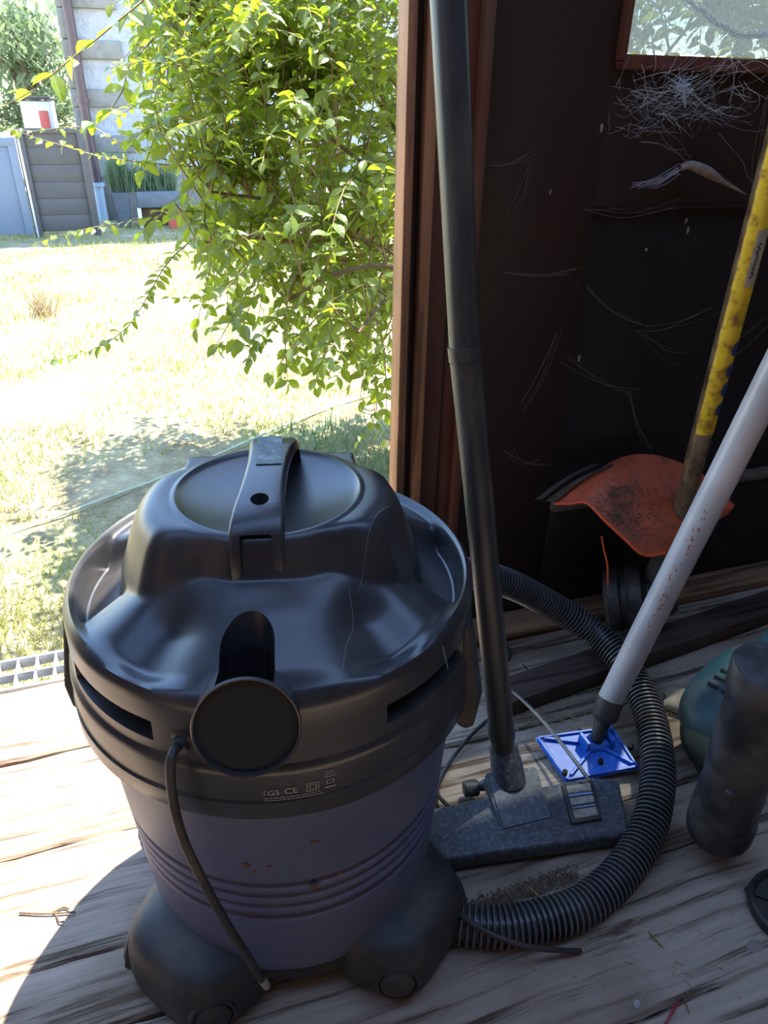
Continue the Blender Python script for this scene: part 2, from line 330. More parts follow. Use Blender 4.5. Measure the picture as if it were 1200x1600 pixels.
# timber bar lying on the floor before the wall
a0, a1 = onz(806, 1075, .018), onz(1215, 935, .018); d = (a1-a0); yw_ = math.atan2(d.y, d.x)
bar = obj('floor_beam', B((a0+d/2 - Vector((0, .012, 0))), (d.length+.1, .058, .034), yw_, .003), BEAM)
tag(bar, 'dark square timber bar lying on the floor in front of the shed wall', 'timber')
# ---- outdoors: ground
V = []; Fc = []; nx, ny = 90, 130
yy = [1.11+17*(k/(ny-1))**1.8 for k in range(ny)]
for y in yy:
    for i in range(nx):
        x = -7+14*i/(nx-1); V.append((x, y, gz(min(y, 11))+.012*math.sin(x*9.1+y*3)*math.sin(y*7.7+x)+.004*random.random()))
for j in range(ny-1):
    for i in range(nx-1): a = j*nx+i; Fc.append((a, a+1, a+nx+1, a+nx))
tag(pyobj('ground', V, Fc, GROUND, None, True), kind='structure')
def blades(name, n, mat, gen, seed=1):
    r = np.random.default_rng(seed); V = np.zeros((n*3, 3)); 
    x, y, z, h, wd = gen(r, n); a = r.uniform(0, 2*PI, n); lean = r.normal(0, .45, (n, 2))*h[:, None]
    V[0::3] = np.stack([x-wd*np.cos(a), y-wd*np.sin(a), z], 1); V[1::3] = np.stack([x+wd*np.cos(a), y+wd*np.sin(a), z], 1)
    V[2::3] = np.stack([x+lean[:, 0], y+lean[:, 1], z+h], 1)
    return pyobj(name, V.tolist(), [(3*i, 3*i+1, 3*i+2) for i in range(n)], mat)
def gg(r, n):
    y = 1.13+r.random(n)**1.9*8; x = -.35+.02*y+(r.random(n)-.5)*(1.2+y*.75)+.15*y
    k = (np.sin(x*4.3+y*2.1)+np.sin(y*5.2-x*2.7)+r.normal(0, .5, n)) > -.6
    h = np.where(k, .02+.015*r.random(n), .008)*(1+.08*y); return x, y, gz(y)-.004, h, .0012*(1+.5*y)
tag(blades('lawn_grass', 62000, GRASS, gg), 'sun-bleached short dry lawn grass outside the shed door', 'grass', kind='stuff')
# dry tuft
def gt(r, n):
    p = onz(68, 492, gz(4.6)); return p.x+r.normal(0, .035, n), p.y+r.normal(0, .05, n), np.full(n, gz(p.y)), .10+.15*r.random(n), np.full(n, .003)
tag(blades('straw_tuft', 120, LIT1, gt, 4), 'tall dry straw-coloured tuft standing up in the lawn', 'grass', kind='stuff')
# weeds by the jamb
def gw(r, n): return .60+.14*r.normal(0, 1, n), 1.65+r.random(n)*.8, np.full(n, gz(1.8)), .04+.05*r.random(n), np.full(n, .0025)
tag(blades('weeds', 900, LAV, gw, 5), 'green weeds growing below the bush beside the door frame', 'grass', kind='stuff')
# garden hose on the lawn
P = [onz(-120, 890, gz(1.9)), onz(0, 846, gz(1.9)), onz(150, 790, gz(2.)), onz(290, 737, gz(2.2)), onz(480, 655, gz(2.6)), onz(640, 600, gz(3))]
pp, L = spline([p+Vector((0, 0, .012)) for p in P], 60)
tag(obj('garden_hose', tube(pp, .0045, 8), HOSEG), 'thin pale green hose lying across the sunny lawn', 'hose')
# grate at the threshold
gr = root('grate', (-.2, 1.13, 0), 'pale metal drain grate with square holes outside the door threshold', 'grate')
bm = bmesh.new()
for y in (1.107, 1.187): box(bm, (-.15, y, -.014), (1.0, .006, .022), 0, .001)
obj('edge_rail', bm, METAL, gr)
obj('middle_rail', B((-.15, 1.147, -.014), (1.0, .003, .018)), METAL, gr)
bar0 = None
for k in range(31):
    bmk = B((-.64+k*.0325, 1.147, -.014), (.0035, .08, .018)); obj('crossbar', bmk, METAL, gr)
# garden hose done; background fence
ZF = gz(8.3); YF = 8.3
def fx(px, py=300): return ony(px, py, YF).x
ztop = ony(80, 204, YF).z; zt2 = ony(5, 216, YF).z
fn = root('garden_fence', (fx(90), YF, ZF), 'dark grey slatted fence panel beside the white house', 'fence')
xl, xr = fx(45, 300)+.02, fx(143, 300)-.01
ns = 6; hh = (ztop-ZF-.04)/ns
for k in range(ns): obj('slat', B(((xl+xr)/2, YF, ZF+.05+hh*(k+.5)), (xr-xl, .02, hh-.0005), 0, .004), FENCE, fn)
for x in (xl, xr): obj('post', B((x, YF-.01, (ZF+ztop)/2), (.07, .06, ztop-ZF+.03), 0, .006), FENCE, fn)
obj('top_rail', B(((xl+xr)/2, YF-.012, ztop), (xr-xl+.06, .05, .04), 0, .004), FENCE, fn)
gt_ = root('garden_gate', (fx(-20), YF, ZF), 'blue-grey smooth garden gate left of the dark fence', 'gate')
gx1 = fx(40, 300); gx0 = gx1-1.1
obj('gate_panel', B(((gx0+gx1)/2, YF-.03, (ZF+.04+zt2)/2), (gx1-gx0, .03, zt2-ZF-.04), 0, .004), BGATE, gt_)
for x in (gx0, gx1-.03): obj('gate_frame', B((x, YF-.04, (ZF+.04+zt2)/2), (.07, .05, zt2-ZF-.02), 0, .006), BGATE, gt_)
obj('gate_frame', B(((gx0+gx1)/2, YF-.045, zt2-.03), (gx1-gx0, .045, .07), 0, .006), BGATE, gt_)
obj('lock_post', B((gx1+.035, YF-.03, (ZF+zt2)/2), (.02, .03, zt2-ZF), 0, .003), METAL, gt_)
# house
YH = 9.7; ZH = gz(YH); hx = ony(88, 0, YH).x
hs = root('house', (hx+2, YH, ZH), 'white roughcast house with grey corner stones behind the bush', 'house')
obj('wall', B((hx+3.5, YH+2, ZH+2.3), (7, 4, 4.8)), STUC, hs, False)
zc = ZH
k = 0
while zc < ZH+4.4:
    L = .60 if k % 2 else .17
    obj('quoin', B((hx+L/2-.02, YH-.01, zc+.12), (L, .09, .17 if k % 2 else .27), 0, .012), QUO, hs); zc += .225; k += 1
# lower ledges on the wall (grey render bands)
obj('plinth', B((hx+3.6, YH-.02, ZH+.22), (6.9, .06, .5), 0, .01), QUO, hs)
obj('roof', B((hx+3.5, YH+1.8, ZH+4.8), (7.6, 5, .12), 0, .02), SPOUT, hs)
# downspout
dp = root('downspout', (0, 0, 0), 'brown rain downpipe ending in a pale blue stub at the house corner', 'downpipe')
pa, pb, pc = ony(97, 0, YH-.12), ony(152, 288, YH-.12), ony(160, 346, YH-.12); dp.location = (pb.x, pb.y, ZH)
obj('pipe', rod((pb.x, pb.y, pb.z), (pb.x, pb.y, ZH+4.7), .05, 16), SPOUT, dp)
obj('lower_pipe', rod((pb.x, pb.y, ZH-.03), (pb.x, pb.y, pb.z+.02), [(.06, 0), (.06, .9), (.078, .905), (.078, 1)], 16), PIPE, dp)
for z in (1.2, 2.6): obj('bracket', rod((pb.x, pb.y, ZH+z), (pb.x, pb.y, ZH+z+.04), .062, 16), SPOUT, dp)
# planters
def grassy(name, cx, cy, z, rx, ry, h, n, seed, par):
    r = np.random.default_rng(seed); x = cx+(r.random(n)-.5)*2*rx; y = cy+(r.random(n)-.5)*2*ry; V = []; Fc = []
    for i in range(n):
        hh = h*(.5+.6*r.random()); lx, ly = r.normal(0, .16, 2)*hh; wd = .006; a = r.random()*PI; b = len(V)
        V += [(x[i]-wd*math.cos(a), y[i]-wd*math.sin(a), z), (x[i]+wd*math.cos(a), y[i]+wd*math.sin(a), z), (x[i]+lx, y[i]+ly, z+hh)]; Fc.append((b, b+1, b+2))
    o = pyobj(name, V, Fc, LAV, par); o['kind'] = 'stuff'; return o
YP = 8.9; ZP = gz(YP)
p0, p1 = ony(172, 300, YP), ony(203, 300, YP); cx = (p0.x+p1.x)/2; hw = (p1.x-p0.x)/2; zt = p0.z
t = root('tall_planter', (cx, YP, ZP), 'tall tapering slate-grey planter with bushy green herbs by the downpipe', 'planter')
bm = bmesh.new()
for (s, z) in ((.62, ZP), (1, zt)): [bm.verts.new((cx+sx*hw*s, YP+sy*hw*s, z)) for sx, sy in ((-1, -1), (1, -1), (1, 1), (-1, 1))]
bm.verts.ensure_lookup_table(); v = bm.verts
for q in ((3, 2, 1, 0), (4, 5, 6, 7), (0, 1, 5, 4), (1, 2, 6, 5), (2, 3, 7, 6), (3, 0, 4, 7)): bm.faces.new([v[i] for i in q])
bmesh.ops.bevel(bm, geom=bm.edges[:], offset=.012, segments=2, affect='EDGES'); obj('pot', bm, PLANT, t)
grassy('foliage', cx, YP, zt-.01, hw*.9, hw*.6, .42, 520, 3, t)
p0, p1 = ony(212, 300, YP), ony(276, 300, YP); zt = ony(240, 297, YP).z; zl = ony(240, 322, YP).z; cx = (p0.x+p1.x)/2
t = root('trough_planter', (cx, YP, ZP), 'low slate-grey trough planter on white legs with feathery green plants', 'planter')
obj('trough', B((cx, YP, (zt+zl)/2), (p1.x-p0.x, .3, zt-zl), 0, .012), PLANT, t)
obj('shelf', B((cx, YP+.05, (zl+ZP)/2), ((p1.x-p0.x)*.9, .18, (zl-ZP)*.85), 0, .01), LIT2, t)
for sx in (-1, 1): obj('leg', B((cx+sx*(p1.x-p0.x)*.48, YP-.12, (zl+ZP)/2), (.04, .04, zl-ZP), 0, .005), WHITE, t)
grassy('foliage', cx-.05, YP, zt-.01, .26, .1, .36, 520, 9, t)
rp = obj('flower_pot', lathe([(.05, 0), (.075, .15), (.08, .15), (.08, .17), (.065, .17), (.06, .15)], 20, None, Matrix.Translation((p1.x-.08, YP-.3, gz(YP-.3))), True, True), REDP)
tag(rp, 'small red flower pot in front of the trough planter', 'pot')
# garden hut with red door, beyond the fence
YN = 12.5; q0 = ony(38, 198, YN); q1 = ony(84, 198, YN); qt = ony(50, 158, YN); qr = ony(70, 173, YN)
RW = .0
t = root('garden_hut', ((q0.x+q1.x)/2, YN, gz(11)), 'small white and red hut showing above the dark fence', 'hut')
zz = gz(11); obj('wall', B(((q0.x+q1.x)/2, YN+.5, (zz+qt.z)/2), (q1.x-q0.x, 1, qt.z-zz), 0, .01), WHITE, t)
qd = ony(60, 173, YN); obj('door', B(((qd.x+q1.x)/2-.02, YN-.02, (zz+qr.z)/2), (q1.x-qd.x-.04, .05, qr.z-zz), 0, .01), REDP, t)
obj('roof', B(((q0.x+q1.x)/2, YN+.45, qt.z+.04), (q1.x-q0.x+.04, 1.05, .03), 0, .01), SPOUT, t)
# garden table and parasol glimpsed through the bush
YT = 7.6; q0, q1 = ony(472, 300, YT), ony(545, 300, YT); cx = (q0.x+q1.x)/2
t = root('garden_table', (cx, YT, gz(YT)), 'white garden table glimpsed behind the leafy bush', 'table')
obj('table_top', B((cx, YT, q0.z), (q1.x-q0.x, .5, .035), 0, .008), WHITE, t)
for sx in (-1, 1):
    for sy in (-1, 1): obj('leg', B((cx+sx*(q1.x-q0.x)*.43, YT+sy*.2, (q0.z+gz(YT))/2), (.04, .04, q0.z-gz(YT)), 0, .005), WHITE, t)
c = ony(470, 225, 8.3)
t = root('parasol', (c.x, c.y, gz(8.3)), 'white round parasol glimpsed through a gap in the bush', 'parasol')
obj('pole', rod((c.x, c.y, gz(8.3)), (c.x, c.y, c.z+.08), .018, 10), WHITE, t)
mt = Matrix.Translation(c) @ Matrix.Rotation(math.radians(55), 4, 'X')
obj('canopy', lathe([(.001, .09), (.17, .05), (.2, .0), (.195, -.005), (.16, .04), (.001, .08)], 8, None, mt), WHITE, t, False)
# ================================================================== TREES far left
def leafcloud(name, centers, n, size, mat, par, seed, droop=0.):
    r = np.random.default_rng(seed); V = []; Fc = []
    for i in range(n):
        c, rad = centers[r.integers(len(centers))]; d = r.normal(0, 1, 3); d /= np.linalg.norm(d); p = np.array(c)+d*np.array(rad)*r.random()**.4
        a = r.normal(0, 1, 3); a /= np.linalg.norm(a); a[2] = a[2]*.5-droop; a /= np.linalg.norm(a); b = np.cross(a, r.normal(0, 1, 3)); b /= np.linalg.norm(b)
        s = size*(.6+.8*r.random()); k = len(V); V += [tuple(p-a*s), tuple(p+b*s*.28), tuple(p+a*s), tuple(p-b*s*.28)]; Fc.append((k, k+1, k+2, k+3))
    o = pyobj(name, V, Fc, mat, par); o['kind'] = 'stuff'; return o
def tree(loc, h, label, cents, n, size, seed, droop):
    t = root('tree', loc, label, 'tree')
    top = Vector(loc)+Vector((0, 0, h)); obj('trunk', tube([Vector(loc), Vector(loc)+Vector((.1, 0, h*.5)), top], [.12, .08, .03], 8), BARK, t)
    bm = bmesh.new(); r = random.Random(seed)
    for c, rad in cents: tube([Vector(loc)+Vector((.1, 0, h*.5)), Vector(c)*.5+top*.5-Vector((0, 0, .2)), Vector(c)], [.05, .03, .01], 6, bm)
    obj('branches', bm, BARK, t); leafcloud('foliage', cents, n, size, mat=TREEL, par=t, seed=seed, droop=droop)
YT = 15.; cs = []
for px, py, rr in ((20, 40, .6), (70, 60, .7), (30, 110, .8), (85, 120, .7), (60, 160, .6), (-30, 90, .9), (-60, 30, .9), (40, 70, .6)):
    c = ony(px, py, YT+random.uniform(-.4, .4)); cs.append(((c.x, c.y, c.z), (rr, rr, rr*.9)))
c0 = ony(40, 150, YT); tree((c0.x, YT, gz(11)), c0.z-gz(11)+1, 'feathery drooping grey-green tree behind the fence, left of the house', cs, 2600, .10, 11, .9)
cs = []
for px, py, rr in ((-20, 175, .8), (20, 185, .5), (95, 180, .5), (70, 165, .5)):
    c = ony(px, py, 14.6); cs.append(((c.x, c.y, c.z), (rr, rr*.6, rr*.5)))
c0 = ony(75, 190, 14.6); tree((c0.x, 14.6, gz(11)), 1.2, 'low dark green shrub showing behind the small hut', cs, 2200, .06, 12, .2)
# ================================================================== BUSH
bush = root('bush', (1.0, 2.05, gz(2.05)), 'large backlit leafy bush with arching branches outside the door', 'bush')
bushM = world_of(bush).inverted()
trunk0 = Vector((1.0, 2.05, gz(2.05)))
# one leaf: pointed oval, folded along the midrib, slightly arched; unit length
LV = [(0, 0, 0), (0, .33, .02), (0, .68, .0), (0, 1, -.09), (-.2, .22, .07), (-.27, .5, .09), (-.15, .8, .02), (.2, .22, .07), (.27, .5, .09), (.15, .8, .02)]
LF = [(0, 1, 4), (1, 2, 5, 4), (2, 3, 6), (2, 6, 5), (0, 7, 1), (1, 7, 8, 2), (2, 9, 3), (2, 8, 9)]
LVn = np.array(LV)
leaves = []          # (matrix 4x4 world, size)
def add_leaf(p, outd, size):
    y = (outd + Vector((random.gauss(0, .35), random.gauss(0, .35), random.gauss(-.25, .35)))).normalized()
    up = (Vector((random.gauss(0, .5), random.gauss(-.25, .5), 1))); x = y.cross(up).normalized(); z = x.cross(y)
    m = Matrix((x*size, y*size, z*size)).transposed().to_4x4(); m.translation = p; leaves.append((m, size))
twig_bm = bmesh.new(); limb_objs = []
def leafy(P, lsize, step, r0=.0022, n=None, start=0., bm=None, lat=1.):
    pts, L = spline(P, n or max(6, int(sum((Vector(b)-Vector(a)).length for a, b in zip(P, P[1:]))/.06)))
    rr = [r0*(1-.75*i/(len(pts)-1)) for i in range(len(pts))]; tube(pts, rr, 5, bm or twig_bm, False)
    s = start*L; k = 0
    while s < L:
        t = s/L*(len(pts)-1); i = min(len(pts)-2, int(t)); p = pts[i].lerp(pts[i+1], t-i); d = (pts[i+1]-pts[i]).normalized()
        side = d.cross(Vector((random.gauss(0, .3), random.gauss(0, .3), 1))).normalized()
        for sg in (-1, 1):
            if random.random() < .88: add_leaf(p, d*.55+side*sg*lat, lsize*random.uniform(.65, 1.15))
        s += step*random.uniform(.8, 1.2); k += 1
    add_leaf(pts[-1], d, lsize*.8)
    return pts
def inpoly(x, y, poly):
    c = False; n = len(poly)
    for i in range(n):
        x1, y1 = poly[i]; x2, y2 = poly[(i+1) % n]
        if (y1 > y) != (y2 > y) and x < (x2-x1)*(y-y1)/(y2-y1)+x1: c = not c
    return c
OUTL = [(215, -150), (205, 40), (225, 120), (235, 200), (265, 270), (285, 350), (310, 395), (345, 430), (370, 450), (400, 480), (430, 505), (480, 520), (540, 545), (600, 560), (640, 560), (640, -150)]
# main limbs: from the trunk foot (behind the wall) up and over to the left
limb_bm = bmesh.new(); limbs = []
for (px, py, dep, mid) in ((385, 150, 2.5, (640, 330)), (420, -60, 2.8, (660, 200)), (330, 300, 2.3, (600, 400)), (520, 40, 3.1, (640, 250)), (480, 380, 2.2, (640, 420)), (300, 30, 2.6, (600, 170)), (450, 470, 2.1, (640, 430)), (700, 60, 2.6, (700, 200)), (900, 40, 2.4, (820, 250)), (1100, 20, 2.2, (980, 200)), (560, 520, 2.0, (650, 470)), (300, 380, 2.3, (560, 420)), (600, -80, 2.7, (680, 120))):
    dep *= .74; tip = atd(px, py, dep); md = atd(mid[0], mid[1], dep+.15)
    pts, L = spline([trunk0+Vector((random.uniform(-.06, .06), random.uniform(-.06, .06), 0)), trunk0.lerp(md, .55)+Vector((0, 0, .1)), md, md.lerp(tip, .5)+Vector((0, 0, .04)), tip], 30)
    r0 = random.uniform(.012, .019); tube(pts, [r0*(1-.8*i/29) for i in range(30)], 7, limb_bm, False); limbs.append(pts)
obj('limb', limb_bm, BARK, bush)
allp = [p for l in limbs for p in l[12:]]
nb = 0
while nb < 520:
    px, py = random.uniform(190, 640), random.uniform(-150, 600)
    if not inpoly(px, py, OUTL): continue
    dep = random.uniform(1.45, 2.5); tip = atd(px, py, dep)
    base = min(allp, key=lambda p: (p-tip).length+random.uniform(0, .25)); md = base.lerp(tip, .5)+Vector((random.gauss(0, .05), random.gauss(0, .05), .07))
    leafy([base, md, tip, tip+(tip-md).normalized()*.10+Vector((random.gauss(0, .03), 0, -.05))], random.uniform(.034, .050), .032, .0028, start=.12); nb += 1
# foliage further right, in front of the window and above the door (hidden by the wall but seen through the glass)
for k in range(190):
    tip = Vector((random.uniform(.8, 2.3), random.uniform(1.5, 3.0), random.uniform(.75, 1.75))); base = min(allp, key=lambda p: (p-tip).length); md = base.lerp(tip, .5)+Vector((0, 0, .08))
    leafy([base, md, tip], .052, .034, .0028, start=.25)
for k in range(70):
    tip = Vector((random.uniform(.55, 1.9), random.uniform(1.5, 2.4), random.uniform(.75, 2.3))); base = min(allp, key=lambda p: (p-tip).length); md = base.lerp(tip, .5)+Vector((0, 0, .08))
    leafy([base, md, tip], .048, .034, .0028, start=.15)
# single sprays that the photo shows against the light
def spray(pp, lsize, step, r0=.0025, bm=None, lat=1., start=0.): return leafy([atd(x, y, d) for x, y, d in pp], lsize, step, r0, bm=bm, lat=lat, start=start)
spray([(290, -50, 1.5), (212, 10, 1.42), (150, 62, 1.38), (95, 105, 1.36), (58, 138, 1.35), (28, 157, 1.34), (2, 168, 1.34)], .052, .05, .003)
spray([(240, 60, 1.9), (200, 105, 1.85), (196, 130, 1.85), (178, 168, 1.84), (140, 193, 1.84)], .055, .06, .003)
spray([(330, 262, 2.1), (265, 258, 2.0), (190, 250, 1.95), (130, 238, 1.95), (90, 225, 1.92), (45, 212, 1.9), (10, 198, 1.9)], .030, .024)
spray([(260, 250, 2.1), (200, 225, 2.0), (165, 215, 2.), (135, 195, 2.), (60, 205, 1.95), (0, 200, 1.9)], .026, .035)
spray([(360, 330, 2.1), (300, 330, 2.0), (240, 338, 1.9), (180, 350, 1.85), (120, 360, 1.8), (62, 378, 1.8)], .034, .026)
spray([(350, 330, 2.2), (300, 375, 2.1), (262, 410, 2.0), (235, 455, 1.95), (205, 505, 1.9), (170, 535, 1.9), (125, 553, 1.9), (88, 562, 1.9)], .034, .022, start=.1)
spray([(430, 400, 2.2), (390, 425, 2.1), (340, 450, 2.1), (300, 470, 2.1), (265, 465, 2.1)], .036, .03)
spray([(500, 420, 2.0), (450, 460, 1.95), (420, 510, 1.9), (390, 545, 1.9), (345, 540, 1.9)], .038, .022)
spray([(500, 440, 2.0), (440, 500, 1.95), (410, 535, 1.9), (385, 570, 1.9)], .036, .022)
spray([(600, 440, 2.0), (560, 500, 1.95), (500, 545, 1.9), (470, 500, 1.9)], .034, .03)
spray([(600, 420, 1.9), (590, 520, 1.85), (585, 590, 1.8), (590, 640, 1.8), (560, 690, 1.8)], .034, .03)
spray([(640, 560, 1.85), (610, 590, 1.82), (585, 640, 1.8), (600, 685, 1.8)], .034, .026)
spray([(560, 540, 2.0), (535, 545, 1.95), (540, 600, 1.95), (510, 650, 1.95)], .012, .12, .0012)
vb = bmesh.new(); pv, _ = spline([atd(x, y, d) for x, y, d in ((508, -60, 1.6), (517, 80, 1.6), (524, 190, 1.62), (535, 300, 1.64), (550, 370, 1.66), (565, 410, 1.7))], 30); tube(pv, .0016, 5, vb, False)
obj('red_vine', vb, RTWIG, bush)
obj('twig', twig_bm, TWIG, bush, False)
# leaves taken out along sun rays, so flecks fall on nozzle and mop
for (x, y, z) in ((770, 1185, .10), (782, 1200, .08), (795, 1240, .06), (862, 1245, 0.), (960, 1150, .02), (885, 1175, .02)):
    g0_ = onz(x, y, z); leaves = [l for l in leaves if (l[0].translation-g0_).cross(sd).length > .032]
def pix(p):
    q = p-CAM; s = q.dot(fw); return (600+F*q.dot(RT)/s, 800+F*q.dot(DN)/s, s)
sc = []
for i, (m, s) in enumerate(leaves):
    x, y, dd = pix(m.translation); vis = -20 < x < 625 and -30 < y < 720; sc.append((s/dd if vis else 0, i))
sc.sort(reverse=True); big = {i for _, i in sc[:300]}
lm = bpy.data.meshes.new('leaf'); lm.from_pydata(LV, [], LF); lm.materials.append(LEAF); lm.update()
V = []; Fc = []
for i, (m, s) in enumerate(leaves):
    if i in big:
        o = bpy.data.objects.new('leaf', lm); COL.objects.link(o); o.parent = bush; o.matrix_local = bushM @ m
    else:
        A = np.array(m); W = LVn @ A[:3, :3].T + A[:3, 3]; b = len(V); V += W.tolist(); Fc += [tuple(q+b for q in f) for f in LF]
lo = pyobj('foliage', V, Fc, LEAF, bush); lo['kind'] = 'stuff'
print('leaves', len(leaves))
# ================================================================== VACUUM (local frame: front = -Y)
vac = root('vacuum_cleaner', (.09, .623, 0), 'drum vacuum cleaner with a black sculpted lid and dusty blue tank, in the doorway', 'vacuum', math.radians(-12))
def pt(r, phi, z): a = math.radians(phi); return Vector((r*math.sin(a), -r*math.cos(a), z))
# --- tank
prof = [(.12, .056), (.166, .057), (.1755, .066), (.178, .08)]
for k in range(40):
    z = .09+k*(.29/39); r = .178+.017*(z-.08)/.29
    for rz_ in (.178, .197, .216, .235): r -= .0042*math.exp(-((z-rz_)/.0042)**2)
    prof.append((r, z))
prof += [(.190, .385), (.12, .385)]
pr2 = []
for (r, z), (r2, z2) in zip(prof, prof[1:]):
    pr2.append((r, z))
    if .16 < z < .25:
        for q in (.25, .5, .75):
            zz = z+(z2-z)*q; rr = .178+.017*(zz-.08)/.29
            for rz_ in (.178, .197, .216, .235): rr -= .0042*math.exp(-((zz-rz_)/.0042)**2)
            pr2.append((rr, zz))
pr2.append(prof[-1])
tank = obj('tank', lathe(pr2, 96, None, None, True, True), TANK, vac, local=True)
tm = tank.data; tm.materials.append(RIBD)
for p in tm.polygons:
    z = p.center.z; r = math.hypot(p.center.x, p.center.y)
    if .165 < z < .25 and min(abs(z-q) for q in (.178, .197, .216, .235)) < .0036 and r > .15: p.material_index = 1
# --- lid
def r1(phi):
    T = [(0, .095), (26, .098), (58, .134), (80, .138), (104, .136), (128, .115), (180, .115)]; a = abs((phi+180) % 360-180)
    for (x0, y0), (x1, y1) in zip(T, T[1:]):
        if x0 <= a <= x1: return y0+(y1-y0)*ss(x0, x1, a)
def lidz(r, phi):
    z = lidz0(r, phi); a = math.radians(phi); x = abs(r*math.sin(a)); yb = -r*math.cos(a)
    if r > .0905 and yb > .01:
        k = (1-ss(.084, .094, yb))*(1-ss(.086, .098, x))*ss(.01, .03, yb); z = max(z, z+(.5765-z)*k)
    return z
def lidz0(r, phi):
    a = (phi+180) % 360-180; zb = .497+.053*((.2-max(.1,r))/.1)**1.1; g = lambda c, w_: math.exp(-((abs(a)-c)/w_)**2)
    zb += .006*g(0, 18)*ss(.10, .14, r)*(1-ss(.18, .2, r)); zb -= .017*g(35, 12)*ss(.115, .155, r)*(1-.7*ss(.18, .2, r)); zb -= .013*ss(44, 70, abs(a))*(1-ss(.185, .2, r))
    pk = ss(64, 70, abs(a))*(1-ss(104, 112, abs(a)))*ss(.146, .152, r)*(1-ss(.186, .194, r)); zb -= .026*pk
    if r < .089:
        return .5805-.017*(1-(r/.089)**2)**.8
    R1 = r1(phi)+.012
    if r < R1:
        t = (r-.092)/(R1-.092); t = max(0, t); p = 1.1+.9*ss(.115, .14, R1-.01); q = (1-ss(0, 1, t**p))
        return zb+(.5800-zb)*q
    return zb
NP = 240; bm = bmesh.new(); rings = []
rs = [.004, .03, .05, .065, .075, .082, .086, .0885, .0905, .0925]+[.0925+(.197-.0925)*k/52 for k in range(1, 53)]
for r in rs: rings.append([bm.verts.new(pt(r, 360*i/NP, lidz(r, 360*i/NP)+(.0012 if .086 < r < .0915 else 0))) for i in range(NP)])
def inslot(phi):
    a = abs((phi+180) % 360-180); return 30 <= a <= 60 or 115 <= a <= 150
side = [(.2005, .4935, 0), (.2035, .489, 0), (.2045, .482, 0), (.2050, .4625, 0), (.2050, .4620, 1), (.206, .4415, 1), (.206, .4410, 0), (.2065, .430, 0), (.2095, .427, 0), (.2105, .420, 0), (.2105, .392, 0), (.2125, .390, 0), (.2125, .372, 0), (.2105, .368, 0), (.19, .368, 0)]
for r, z, s in side: rings.append([bm.verts.new(pt(r-(.014 if s and inslot(360*i/NP) else 0), 360*i/NP, z)) for i in range(NP)])
for a, b in zip(rings, rings[1:]):
    for i in range(NP): bm.faces.new((a[i], a[(i+1) % NP], b[(i+1) % NP], b[i]))
bm.faces.new(rings[0]); bm.faces.new(rings[-1][::-1])
lid = obj('lid', bm, PL, vac, local=True)
# --- hose port: tilted cylinder with a U channel on top
pc = world_of(vac).inverted() @ ony(385, 1138, .413); pc = Vector((pc.x, pc.y, pc.z)); el = math.radians(17)
ax = Vector((0, -math.cos(el), math.sin(el)))       # outwards and slightly up
PM = Matrix.Translation(pc) @ ax.to_track_quat('Z', 'Y').to_matrix().to_4x4()
port = obj('hose_port', lathe([(.03, -.10), (.040, -.10), (.0405, -.05), (.0415, -.004), (.0425, 0), (.0418, .0012), (.0405, .0008), (.0398, -.003), (.0395, -.0035), (.001, -.0045)], 64, None, PM, True, True), PL, vac, local=True)
upv = Vector((0, math.sin(el), math.cos(el)))
def chan(w_, dp_, t0, t1):
    b2 = bmesh.new(); n = 16; out = [(-w_, t1), (w_, t1)]+[(w_*math.cos(PI*k/n), t0+w_*.9-w_*.9*math.sin(PI*k/n)) for k in range(n+1)]
    A = [[b2.verts.new(pc+ax*t+Vector((x, 0, 0))+upv*h) for x, t in out] for h in (dp_, .14)]
    m = len(out); b2.faces.new(A[0]); b2.faces.new(A[1][::-1])
    for i in range(m): b2.faces.new((A[0][i], A[1][i], A[1][(i+1) % m], A[0][(i+1) % m]))
    bmesh.ops.recalc_face_normals(b2, faces=b2.faces[:])
    return b2
cut(port, [chan(.0225, .008, -.066, -.004)]); cut(lid, [chan(.0225, .008, -.066, -.001)])
obj('port_shade_disc', lathe([(.001, -.0036), (.0394, -.0030), (.0394, -.008), (.001, -.008)], 48, None, PM, False, False), DARK, vac, local=True)  # flat black disc paints the shaded inside of the open hose inlet
# --- handle
hd = []
for (y, z, wd, th) in ((-.1060, .515, .0250, .012), (-.1045, .545, .0250, .012), (-.1010, .570, .0248, .012), (-.0940, .585, .0242, .012), (-.082, .5945, .0235, .012), (-.066, .600, .0225, .012), (-.045, .604, .0205, .012), (-.02, .607, .0195, .012), (.01, .609, .0195, .012), (.035, .610, .0215, .012), (.055, .608, .0235, .012), (.070, .600, .0240, .012), (.078, .585, .024, .012), (.080, .556, .024, .012)): hd.append((y, z, wd, th))
bm = bmesh.new(); secs = []
for i, (y, z, wd, th) in enumerate(hd):
    a = hd[max(0, i-1)]; b = hd[min(len(hd)-1, i+1)]; t = Vector((0, b[0]-a[0], b[1]-a[1])).normalized(); nrm = Vector((0, -t.z, t.y)); c = Vector((-.008+.085*(y+.1), y, z)); X = Vector((1, 0, 0)); e = .004
    prof_ = [(-wd, -th), (-wd, -e), (-wd+e*.4, -e*.3), (-wd+e, 0), (wd-e, 0), (wd-e*.4, -e*.3), (wd, -e), (wd, -th)]
    secs.append([bm.verts.new(c+X*u+nrm*v_) for u, v_ in prof_])
for a, b in zip(secs, secs[1:]):
    for k in range(8): bm.faces.new((a[k], a[(k+1) % 8], b[(k+1) % 8], b[k]))
bm.faces.new(secs[0]); bm.faces.new(secs[-1][::-1])
handle = obj('handle', bm, PL, vac, local=True)
